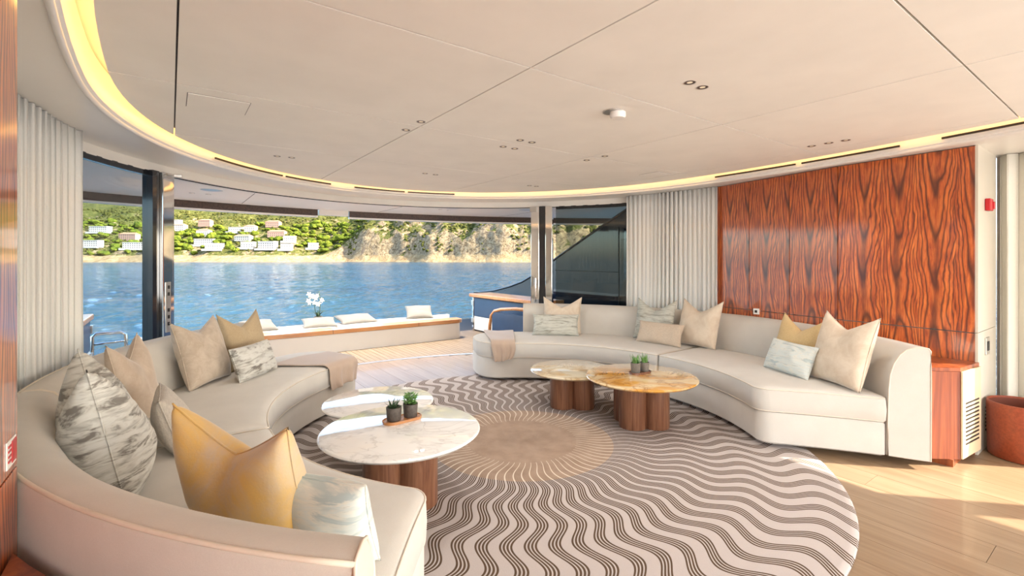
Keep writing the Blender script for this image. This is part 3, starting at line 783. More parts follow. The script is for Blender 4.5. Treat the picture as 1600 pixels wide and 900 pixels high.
# on the sofa on the camera side
cushion(-1, 55.5, 2.38, .51, .51, .20, .10, 'p_beige', 'large mottled beige velvet cushion in front of the sea view', 0, 16)
cushion(-1, 43, 2.42, .46, .50, .17, .13, 'p_brown', 'bronze woven cushion against the sea view, behind grey lumbar', 0, 15)
cushion(-1, 49.8, 2.13, .50, .27, .14, 0, 'p_stripe', 'grey streaked lumbar cushion leaning on the beige and bronze cushions', 0, 20)
cushion(-1, 77, 2.40, .48, .50, .17, .12, 'p_taupe', 'plain taupe cushion tucked behind the large grey streaked cushion', 0, 12)
cushion(-1, 99, 2.42, .56, .56, .30, .17, 'p_stripe', 'large grey streaked cushion seen edge-on near the ivory curtain', 0, 12)
cushion(-1, 90, 2.17, .40, .30, .15, 0, 'p_tweed', 'grey tweed lumbar cushion between the streaked and gold-lit cushions', 0, 18)
cushion(-1, 119.5, 2.27, .56, .46, .22, .13, 'p_warm_lit', 'big velvet cushion with painted gold light and folded top in the foreground', 0, 14)
cushion(-1, 127, 2.24, .36, .28, .16, 0, 'p_aqua', 'pale streaked lumbar cushion half hidden behind the big gold-lit cushion', 0, 16)

# ------------------------------------------------------------------ coffee tables
def coffee_table(x, y, r, z, mat, label, rot):
    t = thing('coffee_table', label, 'table', (x, y, 0))
    obj('tabletop', lathe(new(), [(.02, z-.030), (r-.035, z-.030), (r-.010, z-.022), (r, z-.010), (r-.003, z-.003), (r-.012, z), (.02, z)], x, y, 0, 72), M[mat], t, True, 50)
    for k in range(4):
        a = rot+k*math.pi/2; lx, ly = x+.135*math.cos(a), y+.135*math.sin(a)
        obj('leg', lathe(new(), [(.113, .019), (.115, .024), (.115, z-.031)], lx, ly, 0, 36), M['walnut'], t, True, 50)
    return t
ZN, ZF = .42, .36
coffee_table(1.11, 2.66, .465, ZN, 'marble', 'white marble round table carrying the two dark potted plants', R(20))
coffee_table(1.27, 3.47, .405, ZF, 'marble', 'lower white marble round table behind the other marble one', R(10))
coffee_table(3.28, 2.655, .470, ZN, 'onyx', 'honey onyx round table carrying the two grey potted succulents', R(10))
coffee_table(3.16, 3.39, .405, ZF, 'onyx_pale', 'lower pale onyx round table behind the honey one', R(5))

# ------------------------------------------------------------------ potted plants on trays
def tray(cx, cy, z, L, Wd, ang, mat, label):
    t = thing('plant_tray', label, 'tray', (cx, cy, z)); P = []
    for s in (-1, 1):
        for k in range(13):
            a = -math.pi/2+math.pi*k/12+(math.pi if s < 0 else 0)
            P.append((s*(L/2-Wd/2)+Wd/2*math.cos(a), Wd/2*math.sin(a)))
    c, s_ = math.cos(ang), math.sin(ang); P = [(cx+c*p-s_*q, cy+s_*p+c*q) for p, q in P[13:]+P[:13]]
    obj('board', prism(new(), P, z, z+.012), M[mat], t)
    obj('rim', tube(new(), [(p, q, z+.013) for p, q in P], .004, 6, True), M[mat], t, True)
    return t
def blade(bm, base, az, lean, length, wid, curl=0.3, segs=4):
    d = Vector((math.cos(az), math.sin(az), 0)); sd = Vector((-d.y, d.x, 0)); rows = []; p = Vector(base)
    for i in range(segs+1):
        f = i/segs; an = lean+curl*f; wv = wid*(1-f)**.7*(.75+.6*f*(1-f))+.0004
        up = d*math.sin(an)+Vector((0, 0, 1))*math.cos(an); nn = d*math.cos(an)-Vector((0, 0, 1))*math.sin(an)
        rows.append([p+sd*wv, p+nn*wv*.35, p-sd*wv, p-nn*wv*.35]); p = p+up*length/segs
    vs = grid_faces(bm, rows, closed_u=True); bm.faces.new(vs[0][::-1]); bm.faces.new(vs[-1])
def potted(x, y, z, r, h, potm, kind, label, seed):
    rnd = random.Random(seed); t = thing('potted_plant', label, 'plant', (x, y, z))
    obj('pot', lathe(new(), [(r*.84, z), (r*.9, z+.004), (r, z+h), (r*.9, z+h), (r*.86, z+h*.8)], x, y, 0, 28, cap1=False), M[potm], t, True, 50)
    obj('soil', lathe(new(), [(r*.86, z+h*.80), (.002, z+h*.84)], x, y, 0, 20), M['soil'], t)
    bm = new(); b0 = Vector((x, y, z+h*.82))
    if kind == 'spiky':
        for k in range(34):
            ln = rnd.uniform(.2, 1.15); blade(bm, b0+Vector((rnd.uniform(-1, 1), rnd.uniform(-1, 1), 0))*r*.25, k*2.4, ln, rnd.uniform(.055, .08)*(1.1-.25*ln), .0065, .35)
        m = 'leaf_dark'
    elif kind == 'upright':
        for k in range(22):
            rr = r*.62*math.sqrt(rnd.random()); az = k*2.4
            blade(bm, b0+Vector((math.cos(az)*rr, math.sin(az)*rr, 0)), az, rnd.uniform(.02, .35), rnd.uniform(.05, .105), .009, .1)
        m = 'leaf'
    else:
        for k in range(70):
            rr = r*1.0*math.sqrt(rnd.random()); az = k*2.4; zz = rnd.uniform(.01, .075)
            blade(bm, b0+Vector((math.cos(az)*rr*.8, math.sin(az)*rr*.8, zz)), az+rnd.uniform(-.6, .6), rnd.uniform(.5, 1.3), rnd.uniform(.022, .034), .011, .5, 3)
        for k in range(8): tube(bm, [b0, b0+Vector((rnd.uniform(-.02, .02), rnd.uniform(-.02, .02), .06))], .002, 5)
        m = 'leaf'
    obj('leaves', bm, M[m], t, True)
    return t
z = ZN+.0005
TA = R(4); tx, ty = 1.168, 2.785
tray(tx, ty, z, .250, .115, TA, 'teak_cap', 'slim wooden tray on the white marble table')
potted(tx-.056, ty-.004, z+.0122, .047, .082, 'pot2', 'spiky', 'spiky dark succulent in a charcoal pot on the marble table', 3)
potted(tx+.056, ty+.004, z+.0122, .046, .082, 'pot2', 'leafy', 'bright leafy plant in a charcoal pot on the marble table', 4)
tx, ty = 3.345, 2.715; TA = R(-8)
tray(tx, ty, z, .215, .105, TA, 'walnut', 'small wooden tray on the honey onyx table')
potted(tx-.052, ty+.007, z+.0122, .043, .085, 'pot', 'upright', 'taller green succulent in a grey pot on the onyx table', 5)
potted(tx+.052, ty-.007, z+.0122, .040, .080, 'pot', 'upright', 'shorter green succulent in a grey pot on the onyx table', 9)

# ------------------------------------------------------------------ leather bin
bn = thing('waste_bin', 'round brown leather bin beside the cream curtain', 'bin', (4.945, .602, 0))
obj('shell', lathe(new(), [(.185, .004), (.19, .012), (.196, .385), (.193, .392), (.186, .388), (.182, .03)], 4.945, .602, 0, 48, cap1=False), M['leather'], bn, True, 50)
obj('lining', lathe(new(), [(.181, .025), (.184, .38)], 4.945, .602, 0, 48, cap0=True, cap1=False), M['leather_in'], bn, True, 50)
obj('rim', tube(new(), [(4.945+.1905*math.cos(k*math.pi/24), .602+.1905*math.sin(k*math.pi/24), .390) for k in range(48)], .005, 6, True), M['leather'], bn, True)

# ------------------------------------------------------------------ ceiling fittings
DL = [(2.12, 1.41, 0), (2.232, 1.41, 0), (2.12, 2.835, 0), (2.232, 2.835, 0), (2.132, 3.075, 0), (2.245, 3.075, 0), (1.315, 2.83, 1), (1.315, 3.07, 1),
      (.747, 4.5, 2), (.861, 4.49, 2), (2.142, 4.51, 3), (2.262, 4.51, 3), (3.52, 4.52, 4), (3.62, 4.51, 4), (3.04, 2.845, 5), (3.03, 3.055, 5),
      (4.085, 1.64, 6), (4.085, 1.52, 6), (4.09, 1.41, 6), (1.32, .4, 8), (3.0, -.3, 8)]
DLL = ['recessed downlight on the middle line of the cream ceiling', 'recessed downlight beside a ceiling joint crossing', 'recessed downlight near the cove above the sea view',
       'recessed downlight above the far end of the rug', 'recessed downlight near the cove above the steel posts', 'recessed downlight beside the small ceiling hatch',
       'recessed downlight near the cove above the rosewood wall', 'recessed downlight near the near wall', 'recessed downlight above the forward saloon']
for x, y, k in DL:
    t = thing('downlight', DLL[k], 'downlight', (x, y, ZC), 0, 'recessed ceiling downlights')
    obj('ring', lathe(new(), [(.026, ZC-.001), (.030, ZC-.003), (.031, ZC+.001)], x, y, 0, 20, False, False), M['metal_grey'], t, True)
    obj('well', lathe(new(), [(.027, ZC-.0015), (.020, ZC-.0012), (.014, ZC-.0010)], x, y, 0, 20, False, False), M['bronze'], t, True)
    obj('lens', lathe(new(), [(.0145, ZC-.0012), (.001, ZC-.002)], x, y, 0, 16, False, False), M['lamp'], t, True)
    l = bpy.data.lights.new('downlight_fill', 'SPOT'); l.energy = 9; l.spot_size = R(125); l.spot_blend = 1; l.shadow_soft_size = .03; l.color = (1, .96, .91)  # fill spot added below the fitting to brighten the room
    lo = bpy.data.objects.new('downlight_fill', l); COL.objects.link(lo); lo.parent = t; lo.location = (0, 0, -.03)
dt = thing('smoke_detector', 'round white detector fixed to the middle of the cream ceiling', 'detector', (2.174, 1.947, ZC))
obj('base_plate', lathe(new(), [(.062, ZC), (.062, ZC-.006), (.002, ZC-.006)], 2.16, 1.955, 0, 32), M['metal_grey'], dt, True, 40)
obj('sensor_head', lathe(new(), [(.046, ZC-.006), (.048, ZC-.030), (.040, ZC-.042), (.002, ZC-.044)], 2.185, 1.94, 0, 32), M['sign_white'], dt, True, 40)
def hatch(x0, x1, y0, y1, label):
    t = thing('ceiling_hatch', label, 'hatch', ((x0+x1)/2, (y0+y1)/2, ZC))
    obj('gap', B(x0, x1, y0, y1, ZC-.0006, ZC+.001), M['bronze'], t); obj('cover', B(x0+.004, x1-.004, y0+.004, y1-.004, ZC-.0035, ZC-.0005), M['ceiling'], t)
hatch(.072, .374, 3.06, 3.34, 'large flush ceiling hatch near the curved cove'); hatch(4.01, 4.25, 3.04, 3.27, 'small flush ceiling hatch above the ivory curtain')
# ------------------------------------------------------------------ aft deck
deck = tag(link('deck_floor', finish(prism(new(), [(-1.9, 4.4)]+[(x, thr_y(x)+.03) for x in np.linspace(-.8, 5.2, 24)]+[(6.3, 4.4), (6.3, 9.9), (4.6, 9.9), (4.6, 8.4), (-.4, 8.4), (-.4, 8.2), (-1.9, 8.2)], -.35, -.022)), M['caulk']),
           'teak planked aft deck outside the glass', 'deck', kind='structure')
x = -.9
while x < 5.6:
    y0 = thr_y(min(max(x+.04, -.8), 5.1))+.035 if -.85 < x < 5.15 else 5.0
    y0 = max(y0, 4.5)
    bm = B(x+.003, x+.078, y0, 8.2 if x > -.6 else 8.0, -.022, -.002); link('plank', finish(bm), M['teak'], deck); x += .081
# overhead of the aft deck with a curved aft edge and dark blind pocket
def oy(x): return 8.66-.060*(x-2.2)**2
bm = new(); xs_ = np.linspace(-3.6, 8.0, 40)
prism(bm, [(-3.6, 2.5), (-1.28, 2.5), (-1.28, 3.3)]+[ell(math.pi-math.pi*i/30, 3.22, 3.62) for i in range(3, 28)]+[(5.66, 3.3), (5.66, 2.5), (8, 2.5)]+[(x, oy(x)) for x in xs_[::-1]], 2.285, 2.42)
ovh = tag(obj('overhead_ceiling', bm, M['outer_white']), 'white overhead of the aft deck with recessed speakers', 'ceiling', kind='structure')
for p in (-2.0, .9, 3.1, 5.4):
    obj('joint', B(p-.004, p+.004, 6.6, oy(p)-.12, 2.2835, 2.2855), M['bronze'], ovh)
def blind(x0, x1, label):
    pts = [(x0+(x1-x0)*i/20, oy(x0+(x1-x0)*i/20)) for i in range(21)]
    t = thing('blind_cassette', label, 'blind', (x0, oy(x0), 2.16), 0, 'roller blind cassettes along the overhead edge')
    obj('cassette', arc_wall(new(), pts, .10, 2.175, 2.285), M['bronze'], t)
    obj('bottom_bar', arc_wall(new(), [(a, b-.012) for a, b in pts], .11, 2.15, 2.176), M['white'], t)
blind(-3.5, 2.08, 'dark roller blind cassette along the overhead edge above the village'); blind(2.62, 7.6, 'dark roller blind cassette along the overhead edge above the cliff')
tag(obj('overhead_bracket', B(2.10, 2.60, oy(2.35)-.02, oy(2.35)+.09, 2.19, 2.285, .004), M['white']), 'white bracket between the two dark blind cassettes', 'bracket')
for x, y, r_, lb in ((.42, 6.98, .12, 'round overhead speaker nearest the door post sensor'), (3.88, 7.08, .12, 'round overhead speaker above the deck bench end'), (5.03, 6.56, .12, 'round overhead speaker by the twin steel posts')):
    t = thing('ceiling_speaker', lb, 'speaker', (x, y, 2.28)); obj('grille', lathe(new(), [(r_, 2.285), (r_, 2.279), (.002, 2.277)], x, y, 0, 32), M['metal_grey'], t, True, 40)
    obj('ring', tube(new(), [(x+r_*math.cos(k*math.pi/16), y+r_*math.sin(k*math.pi/16), 2.283) for k in range(32)], .004, 6, True), M['outer_white'], t, True)
for x, y in ((.23, 7.45), (.41, 7.47), (3.82, 7.43), (3.99, 7.44), (2.1, 7.2), (2.28, 7.2)):
    t = thing('downlight', 'small dark overhead downlight beside the speaker nearest the '+('door post sensor' if x < 1 else 'deck bench end') if abs(x-2.2) > .5 else 'small dark downlight in the middle of the white overhead', 'downlight', (x, y, 2.28), 0, 'overhead deck downlights')
    obj('ring', lathe(new(), [(.035, 2.286), (.035, 2.281), (.02, 2.279)], x, y, 0, 20), M['metal_grey'], t, True, 40); obj('lens', lathe(new(), [(.02, 2.2785), (.002, 2.277)], x, y, 0, 16), M['lamp'], t, True)
    l = bpy.data.lights.new('deck_fill', 'SPOT'); l.energy = 165; l.spot_size = R(130); l.spot_blend = 1; l.shadow_soft_size = .03; l.color = (1, .93, .84)  # added fill spot; its bounce off the deck brightens the overhead
    lo = bpy.data.objects.new('deck_fill', l); COL.objects.link(lo); lo.parent = t; lo.location = (0, 0, -.03)
# low bench wall with teak cap
bw = thing('deck_bench', 'low white deck bench wall capped with varnished teak', 'bench', (2.0, 7.5, 0))
pts = [(-.3, 7.44), (4.14, 7.44)]+[(4.14+.12*math.sin(a), 7.56-.12*math.cos(a)) for a in np.linspace(.2, math.pi/2, 7)]+[(4.26, 8.0), (-.3, 8.0)]
obj('wall', prism(new(), pts, 0, .275), M['white'], bw)
cap = [(-.32, 7.405), (4.15, 7.405)]+[(4.15+.145*math.sin(a), 7.55-.145*math.cos(a)) for a in np.linspace(.2, math.pi/2, 7)]+[(4.295, 7.72), (-.32, 7.72)]
cp_ = obj('teak_cap', prism(new(), cap, .285, .345), M['teak_cap'], bw)
obj('shadow_gap', prism(new(), [(a, b+.012 if b < 7.6 else b) for a, b in pts], .2755, .2845), M['dark'], bw)
for p in (.6, 2.0, 3.4): obj('seam', B(p-.003, p+.003, 7.404, 7.722, .284, .3455), M['caulk'], cp_)
for i, (a, b) in enumerate(((-.25, .95), (.97, 2.17), (2.19, 3.39), (3.41, 4.2))):
    obj('seat_pad', B(a, b, 7.73, 8.32, .24, .335, .03), M['outdoor'], bw)
# sun pads and white coaming beyond the bench
cm = thing('sun_pad', 'large pale sun pad on white plinth beyond the teak cap', 'sun pad', (2.0, 9.2, -.3))
obj('plinth', B(-.4, 4.55, 8.42, 9.4, -.35, .0, .03), M['white'], cm)
for a, b in ((-.35, 1.25), (1.27, 2.87), (2.89, 4.5)): obj('pad', B(a, b, 8.46, 9.3, .0, .10, .04), M['outdoor'], cm)
obj('back_ledge', B(-.38, 4.5, 8.35, 8.44, -.05, .325, .015), M['white'], cm)
def flat_cushion(loc, wd, ht, th, rot, mat, label):
    me, loop = cushion_mesh(wd, ht, th, 0, int(loc[0]*77)); o = tag(link('deck_cushion', me, M[mat]), label, 'cushion', 'outdoor cushions on the deck bench')
    o.location = loc; o.rotation_euler = rot; link('seam', finish(tube(new(), loop, .004, 5, True), True), M[mat], o)
flat_cushion((3.70, 8.0, .345), .48, .40, .14, (R(-62), 0, R(-18)), 'outdoor_grey', 'grey outdoor cushion lying near the bench end')
flat_cushion((2.62, 8.02, .345), .62, .40, .12, (R(-76), 0, R(6)), 'outdoor_grey', 'long grey outdoor cushion lying beside the orchid')
flat_cushion((1.94, 7.9, .345), .50, .36, .12, (R(-74), 0, R(-6)), 'outdoor_grey', 'crumpled grey outdoor cushion in front of the orchid')
flat_cushion((1.12, 7.95, .345), .46, .36, .13, (R(-70), 0, R(10)), 'outdoor_grey', 'grey outdoor cushion partly hidden by the bronze cushion')
# orchid
ox, oy_, oz = 1.98, 8.22, .337
orc = thing('potted_orchid', 'white orchid in a glass-grey pot against the sea', 'plant', (ox, oy_, oz))
obj('pot', lathe(new(), [(.055, oz), (.062, oz+.005), (.07, oz+.14), (.06, oz+.14), (.055, oz+.03)], ox, oy_, 0, 24), M['pot'], orc, True, 50)
bm = new()
for k in range(5): blade(bm, (ox, oy_, oz+.12), k*1.35, .5, .17, .03, .8)
obj('leaves', bm, M['leaf_dark'], orc, True)
st = [(ox+.02, oy_, oz+.12), (ox+.03, oy_, oz+.3), (ox+.025, oy_, oz+.47), (ox+.01, oy_, oz+.56)]; obj('stem', tube(new(), st, .006, 6), M['leaf_dark'], orc, True)
st2 = [(ox-.02, oy_, oz+.12), (ox-.05, oy_, oz+.26), (ox-.07, oy_, oz+.38), (ox-.06, oy_, oz+.45)]; obj('stem', tube(new(), st2, .005, 6), M['leaf_dark'], orc, True)
rnd = random.Random(5)
fm = None
for k in range(13):
    c = Vector((ox-.03+rnd.uniform(-.12, .10), oy_+rnd.uniform(-.05, .05), oz+.43+rnd.uniform(-.09, .09)))
    if fm is None:
        bm = new()
        for q in range(5): blade(bm, (0, 0, 0), q*1.257, 1.25, .048, .022, .25, 3)
        fm = finish(bm, True); fm.materials.append(M['petal'])
    f = link('flower', fm, None, orc); f.location = c-orc.location; f.rotation_euler = (R(rnd.uniform(60, 110)), rnd.uniform(-.5, .5), R(rnd.uniform(-30, 30)))
# stairwell bulwarks either side
def stair_unit(x0, x1, y0, y1, label, inner_left):
    t = thing('stair_bulwark', label, 'bulwark', ((x0+x1)/2, (y0+y1)/2, 0))
    obj('core', B(x0+.04, x1-.02, y0, y1-.06, 0, .655), M['navy'], t)
    obj('teak_cap', B(x0-.03, x1+.02, y0, y1+.04, .665, .735, .015), M['teak_cap'], t)
    xi = x0 if inner_left else x1
    obj('glass_panel', B(xi+(.0 if inner_left else -.03), xi+(.03 if inner_left else 0), y0+.02, y1-.12, .30, .655), M['navy_cloth'], t)
    obj('lower_panel', B(xi+(.005 if inner_left else -.03), xi+(.03 if inner_left else -.005), y0+.02, y1-.12, .03, .292), M['white'], t)
    obj('corner_post', B(x0-.005, x0+.055, y1-.10, y1-.04, 0, .665, .01), M['chrome'], t)
    hg = obj('hinge', B(xi-.02, xi+.02, y1-.115, y1-.03, .50, .60, .006), M['metal_grey'], t); obj('hinge', B(xi-.02, xi+.02, y1-.115, y1-.03, .16, .26, .006), M['metal_grey'], t)
    return t
stair_unit(4.90, 5.36, 5.95, 8.20, 'dark blue stair bulwark with teak cap below the hull wing', True)
stair_unit(-1.28, -.80, 6.1, 7.87, 'dark stair bulwark with plank cap seen through the clear pane', False)
hr = thing('stair_rail', 'curved teak topped stair rail over a navy panel', 'rail', (4.62, 6.4, 0))
pp = [(4.62, 7.10, .0), (4.62, 7.08, .25), (4.62, 7.03, .42), (4.62, 6.92, .51), (4.62, 6.72, .555), (4.62, 6.3, .60), (4.62, 5.75, .615)]
obj('handrail', tube(new(), pp, .030, 10), M['teak_cap'], hr, True)
obj('rail_panel', prism(new(), [(4.60, 5.7), (4.64, 5.7), (4.64, 6.98), (4.60, 6.98)], .02, .50), M['navy_cloth'], hr)
# hull wing (dark fashion plate) outboard
wing = thing('hull_wing', 'glossy black hull wing sweeping down behind the dark glass', 'hull wing', (6.05, 7.0, 0))
prof = [(3.2, 2.245), (5.06, 2.245), (5.1, 2.24), (5.6, 2.02), (6.25, 1.72), (6.9, 1.42), (7.5, 1.12), (7.95, .94), (8.4, .82), (9.0, .70), (9.6, .63), (9.9, .62), (9.9, -1.5), (3.2, -1.5)]
bm = new(); lo = [bm.verts.new((6.0, y, z)) for y, z in prof]; hi = [bm.verts.new((6.14, y, z)) for y, z in prof]
bm.faces.new(lo); bm.faces.new(hi[::-1])
for i in range(len(prof)): bm.faces.new((lo[i], lo[(i+1) % len(prof)], hi[(i+1) % len(prof)], hi[i]))
obj('plate', bm, M['navy'], wing)
obj('edge_trim', tube(new(), [(6.0, y, z+.005) for y, z in prof[1:12]], .022, 8), M['black_frame'], wing, True)
obj('panel_seam', B(5.992, 6.002, 5.3, 6.9, 1.20, 1.212), M['dark'], wing); obj('panel_seam', B(5.992, 6.002, 5.3, 5.312, .2, 1.95), M['dark'], wing)
obj('side_door', B(5.985, 6.001, 4.6, 5.25, .1, 1.75, .006), M['black_frame'], wing)
# chrome fairlead rail on the far port side
fr = thing('mooring_rail', 'small bent chrome mooring rail outside the clear pane', 'rail', (-.75, 7.5, .3))
obj('loop', tube(new(), [(-.80, 7.93, -.003), (-.80, 7.93, .44), (-.76, 7.93, .475), (-.52, 7.93, .475), (-.47, 7.93, .44), (-.47, 7.93, -.003)], .022, 10), M['chrome'], fr, True)
obj('crossbar', tube(new(), [(-.80, 7.93, .34), (-.47, 7.93, .36)], .014, 8), M['chrome'], fr, True)

# ------------------------------------------------------------------ sea and shore
cs, sn = math.cos(YAW), math.sin(YAW)
def c2w(X, Y): return cs*X+sn*Y, -sn*X+cs*Y          # across / along the yacht's quarter -> world plan
nr = np.random.RandomState(3)
dist = 11*np.exp(np.linspace(0, math.log(790/11), 420)); azs = np.linspace(R(-62), R(46), 620)
DD, AZ = np.meshgrid(dist, azs, indexing='ij'); SX, SY = DD*np.sin(AZ), DD*np.cos(AZ); HZ = np.zeros_like(SX)
for k in range(56):
    wl_ = 1.0*(1.105**k) if k < 30 else nr.uniform(2, 9); am = .0058*wl_**.55*(1 if wl_ < 4 else .6)
    dr = R(20)+nr.normal()*.55; kx, ky = 2*math.pi/wl_*math.cos(dr), 2*math.pi/wl_*math.sin(dr)
    fade = np.clip(2.2-DD*.0075/wl_, 0, 1)                   # drop ripples finer than the grid
    HZ += am*fade*np.sin(kx*SX+ky*SY+nr.uniform(0, 6.3)+1.3*np.sin(SX*.05*nr.rand()+SY*.04*nr.rand()))
HZ = HZ*(.75+.35*np.sin(SX*.021+1)*np.sin(SY*.017))
wx, wy = cs*SX+sn*SY, -sn*SX+cs*SY
SV = np.stack([wx.ravel(), wy.ravel(), -2.6+HZ.ravel()], 1); nA = len(azs); ii, jj = np.meshgrid(np.arange(len(dist)-1), np.arange(nA-1), indexing='ij')
b0 = (ii*nA+jj).ravel(); SF = np.stack([b0, b0+1, b0+nA+1, b0+nA], 1)
me = bpy.data.meshes.new('sea'); me.from_pydata(SV.tolist(), [], SF.tolist()); me.update(); me.polygons.foreach_set('use_smooth', [True]*len(SF))
sea = tag(link('sea', me, M['sea']), 'blue rippled sea between the yacht and the shore', 'sea', kind='structure')
obj('deep_water', B(-2500, 2500, -900, 2500, -8, -3.3), M['sea'], sea)
def sstep(a, b, x):
    t = min(1, max(0, (x-a)/(b-a))); return t*t*(3-2*t)
def fb(x, y, o=5, s=0.): return noise.fractal(Vector((x, y, s)), .9, 2.1, o)
def shore(X): return 690+24*fb(X*.006, 3.1, 4)+10*noise.noise(Vector((X*.03, 8, 1)))-70*sstep(-260, 60, X)
def land_z(X, q):
    cl = sstep(-300, -215, X+10*noise.noise(Vector((q*.05, X*.03, 4))))
    left = 13*sstep(-4, 40, q)+max(0, q-30)*.40+sstep(40, 90, q)*7*fb(X*.02, q*.02, 5, 2)
    rg = 1-abs(noise.noise(Vector((X*.022, q*.006, 5)))); rg2 = 1-abs(noise.noise(Vector((X*.06, q*.02, 9))))
    right = 30*sstep(-2, 22+14*rg, q)*(.35+.75*rg)+max(0, q-12)*.62+9*sstep(4, 30, q)*(rg2-.5)+13*sstep(10, 60, q)*fb(X*.018, q*.018, 5, 7)+3.0*sstep(0, 8, q)*noise.noise(Vector((X*.16, q*.16, 2)))
    return -4.0+ (left*(1-cl)+right*cl)+1.4*sstep(-3, 3, q)
NX, NQ = 440, 130
Xs = np.linspace(-1150, 620, NX); qs = np.concatenate([np.linspace(-8, 60, 60), np.linspace(62, 330, 70)])
verts = []
for X in Xs:
    s_ = shore(X)
    for q in qs:
        wx, wy = c2w(X, s_+q); verts.append((wx, wy, land_z(X, q)))
faces = [(i*NQ+j, i*NQ+j+1, (i+1)*NQ+j+1, (i+1)*NQ+j) for i in range(NX-1) for j in range(NQ-1)]
me = bpy.data.meshes.new('hill'); me.from_pydata(verts, [], faces); me.update()
me.polygons.foreach_set('use_smooth', [True]*len(faces))
hill = tag(link('hillside', me, M['land']), 'sunlit rocky hillside and cliff along the far shore', 'hillside', kind='structure')
# pines, one object each; scrub as stuff
def blob(seed, flat, lumps, sub=2):
    rnd = random.Random(seed); bm = new()
    for k in range(lumps):
        c = Vector((rnd.uniform(-.65, .65), rnd.uniform(-.65, .65), rnd.uniform(-.3, .35)*flat)) if lumps > 1 else Vector((0, 0, 0))
        g_ = bmesh.ops.create_icosphere(bm, subdivisions=sub, radius=1)
        rr = rnd.uniform(.45, .75) if lumps > 1 else 1
        for v in g_['verts']:
            nn = 1+.35*noise.noise(v.co*2.2+Vector((seed, k*3, 0)))+.2*noise.noise(v.co*5+Vector((k, seed, 0)))
            v.co = Vector((v.co.x*nn*rr, v.co.y*nn*rr, v.co.z*nn*rr*flat))+c
    return bm
VL = [(-492, 62, 26, 9, 7, 0, 0), (-455, 44, 20, 9, 6.5, .1, 0), (-430, 80, 22, 9, 5, -.1, 1), (-405, 50, 16, 9, 6.5, .05, 0), (-385, 100, 24, 9, 6, 0, 2), (-372, 46, 22, 10, 8, -.1, 0),
      (-350, 68, 14, 9, 6, .1, 0), (-520, 106, 18, 9, 6.5, 0, 1), (-560, 60, 22, 10, 7, 0, 0), (-600, 48, 26, 10, 7, .1, 0), (-640, 90, 24, 10, 7, 0, 2), (-665, 55, 30, 10, 7, 0, 0),
      (-700, 120, 26, 10, 7, 0, 0), (-590, 130, 22, 10, 7, 0, 1), (-545, 150, 18, 9, 7, 0, 2), (-345, 44, 13, 9, 6, .1, 0), (-316, 50, 12, 9, 6, .2, 0), (-475, 128, 22, 9, 6, 0, 0), (-440, 118, 15, 9, 6, 0, 1), (-412, 140, 20, 9, 6, 0, 2), (-735, 70, 28, 10, 8, 0, 0), (-620, 160, 26, 10, 7, 0, 0)]
protos = []
for i in range(5):
    bm = blob(20+i, .72 if i < 3 else .95, 6)
    bmesh.ops.translate(bm, verts=bm.verts, vec=(0, 0, 1.15))
    me = finish(bm, False); me.materials.append(M['pine']); protos.append(me)
rnd = random.Random(11); placed = 0; tries = 0; TREES = []
while placed < 250 and tries < 30000:
    tries += 1
    u = rnd.uniform(95, 1000); X_ = (u-800)/740*760; q = rnd.uniform(12, 150)
    cl = sstep(-300, -215, X_)
    if cl > .5 and rnd.random() < .72: continue
    if cl > .5 and (q < 50 or noise.noise(Vector((X_*.02, q*.02, 3))) < -.10): continue
    if cl <= .5 and q < 34: continue
    Y_ = shore(X_)+q; X_ = (u-800)/740*Y_; zz = land_z(X_, Y_-shore(X_)); vv = 405-740*(zz+4)/Y_
    if vv < 285: continue
    wx, wy = c2w(X_, Y_); s_ = rnd.uniform(3.0, 6.8)*(1.2 if cl < .5 else .85)
    q_ = Y_-shore(X_)
    if any(abs(X_-a[0]) < a[2]*.58+s_*1.2 and abs(q_-a[1]) < a[3]*.6+s_*1.2+1.5 for a in VL): continue
    if any((wx-a)**2+(wy-b)**2 < (.95*(s_+c_))**2 for a, b, c_ in TREES): continue
    TREES.append((wx, wy, s_))
    o = link('pine_tree', protos[rnd.randrange(5)]); o.location = (wx, wy, zz-.6*s_); o.rotation_euler = (0, 0, rnd.uniform(0, 6.28)); o.scale = (s_*rnd.uniform(.9, 1.35), s_*rnd.uniform(.9, 1.2), s_*rnd.uniform(.75, 1.1))
    tag(o, 'small pine tree growing above the pale cliff' if cl > .5 else 'pine tree beside the lowest villas above the beach' if q < 60 else 'pine tree among the villas halfway up the slope' if q < 105 else 'pine tree high on the slope above the villas', 'tree', 'pine trees on the far hillside'); placed += 1
ico = blob(3, .8, 1, 1); ico.verts.ensure_lookup_table()
bv = np.array([v.co[:] for v in ico.verts]); bf = np.array([[v.index for v in f.verts] for f in ico.faces]); ico.free()
VV, FF = [], []; rnd = random.Random(4); cnt = 0
for k in range(12000):
    X_ = rnd.uniform(-950, 420); q = rnd.uniform(14, 260)**1.0; cl = sstep(-300, -215, X_)
    d_ = noise.noise(Vector((X_*.03, q*.03, 13)))+.5*noise.noise(Vector((X_*.09, q*.09, 3)))
    if cl > .5 and (q < 13 or d_ < .06-.004*(q-30)): continue
    if cl <= .5 and (q < 36 or d_ < -.12): continue
    zz = land_z(X_, q); wx, wy = c2w(X_, shore(X_)+q); s_ = rnd.uniform(1.1, 3.6); a = rnd.uniform(0, 6.28)
    rot = np.array([[math.cos(a), -math.sin(a), 0], [math.sin(a), math.cos(a), 0], [0, 0, 1]])
    VV.append((bv*np.array([s_, s_*.9, s_*.85]))@rot.T+np.array([wx, wy, zz+.2*s_])); FF.append(bf+len(bv)*cnt); cnt += 1
me = bpy.data.meshes.new('scrub'); V_ = np.concatenate(VV); F_ = np.concatenate(FF)
me.from_pydata(V_.tolist(), [], F_.tolist()); me.update()
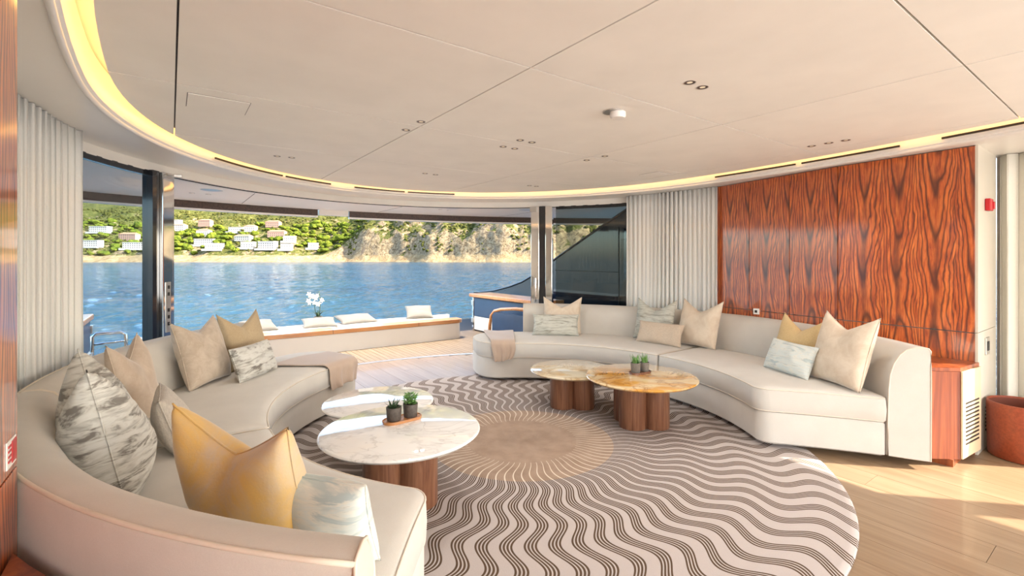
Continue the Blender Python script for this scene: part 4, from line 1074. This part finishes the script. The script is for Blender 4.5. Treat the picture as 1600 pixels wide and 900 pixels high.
tag(link('shrubbery', me, M['shrub'], hill), 'olive green scrub', kind='stuff')
# villas on the slope
def villa(X_, q, w_, d_, h_, rot, mat, lbl, pitched, k):
    Y_ = shore(X_)+q; zz = land_z(X_, q)-1.0; wx, wy = c2w(X_, Y_)
    t = thing('villa', lbl, 'house', (wx, wy, zz), rot-YAW, 'villas on the far hillside')
    def part(nm, bm, m, par=None):
        o = link(nm, finish(bm), M[m], par or t); return o
    wl_ = part('wall', B(-w_/2, w_/2, -d_/2, d_/2, 0, h_+1), mat)
    if pitched:
        bm = new(); e = .5; P = [(-w_/2-e, -d_/2-e), (w_/2+e, -d_/2-e), (w_/2+e, d_/2+e), (-w_/2-e, d_/2+e)]
        lo = [bm.verts.new((x, y, h_+1)) for x, y in P]; r0 = bm.verts.new((-w_/2+d_*.3, 0, h_+1+d_*.24)); r1 = bm.verts.new((w_/2-d_*.3, 0, h_+1+d_*.24))
        for f in ((lo[0], lo[1], r1, r0), (lo[1], lo[2], r1), (lo[2], lo[3], r0, r1), (lo[3], lo[0], r0)): bm.faces.new(f)
        bm.faces.new(lo[::-1]); part('roof', bm, 'tile_roof')
    else:
        part('roof', B(-w_/2-.4, w_/2+.4, -d_/2-.4, d_/2+.4, h_+1, h_+1.5), mat)
        part('terrace', B(-w_/2-3, w_/2+2, -d_/2-4, -d_/2, -1, 2.2), mat)
    nw = max(2, int(w_/3.2))
    for fl in range(max(1, int(h_/3.2))):
        for i in range(nw):
            x0 = -w_/2+w_*(i+.5)/nw; z0 = 1.4+fl*3.2
            wn_ = part('window', B(x0-.7, x0+.7, -d_/2-.06, -d_/2+.05, z0+.7, z0+2.3), 'shutter')
VT = ['white flat-roofed villa on the far hillside', 'white villa with terracotta roof on the far hillside', 'rose coloured villa on the far hillside']
ORD = ['first', 'second', 'third', 'fourth', 'fifth', 'sixth', 'seventh', 'eighth', 'ninth', 'tenth', 'eleventh', 'twelfth']
def vrow(q): return 0 if q <= 56 else 1 if q <= 102 else 2
VL.sort(key=lambda a: a[0]/(shore(a[0])+a[1]))
for k, (X_, q, w_, d_, h_, r_, ty_) in enumerate(VL):
    nth = sum(1 for b_ in VL[:k] if vrow(b_[1]) == vrow(q))
    VT = [c_+' villa, '+ORD[nth]+' from the curtain end '+('in the row above the beach', 'halfway up the slope', 'high on the slope')[vrow(q)] for c_ in ('white flat-roofed', 'white terracotta-roofed', 'rose coloured')]
    villa(X_, q, w_*1.15, d_*1.2, h_*1.45, r_, 'stucco2' if ty_ == 2 else 'stucco', VT[ty_], ty_ > 0, k)
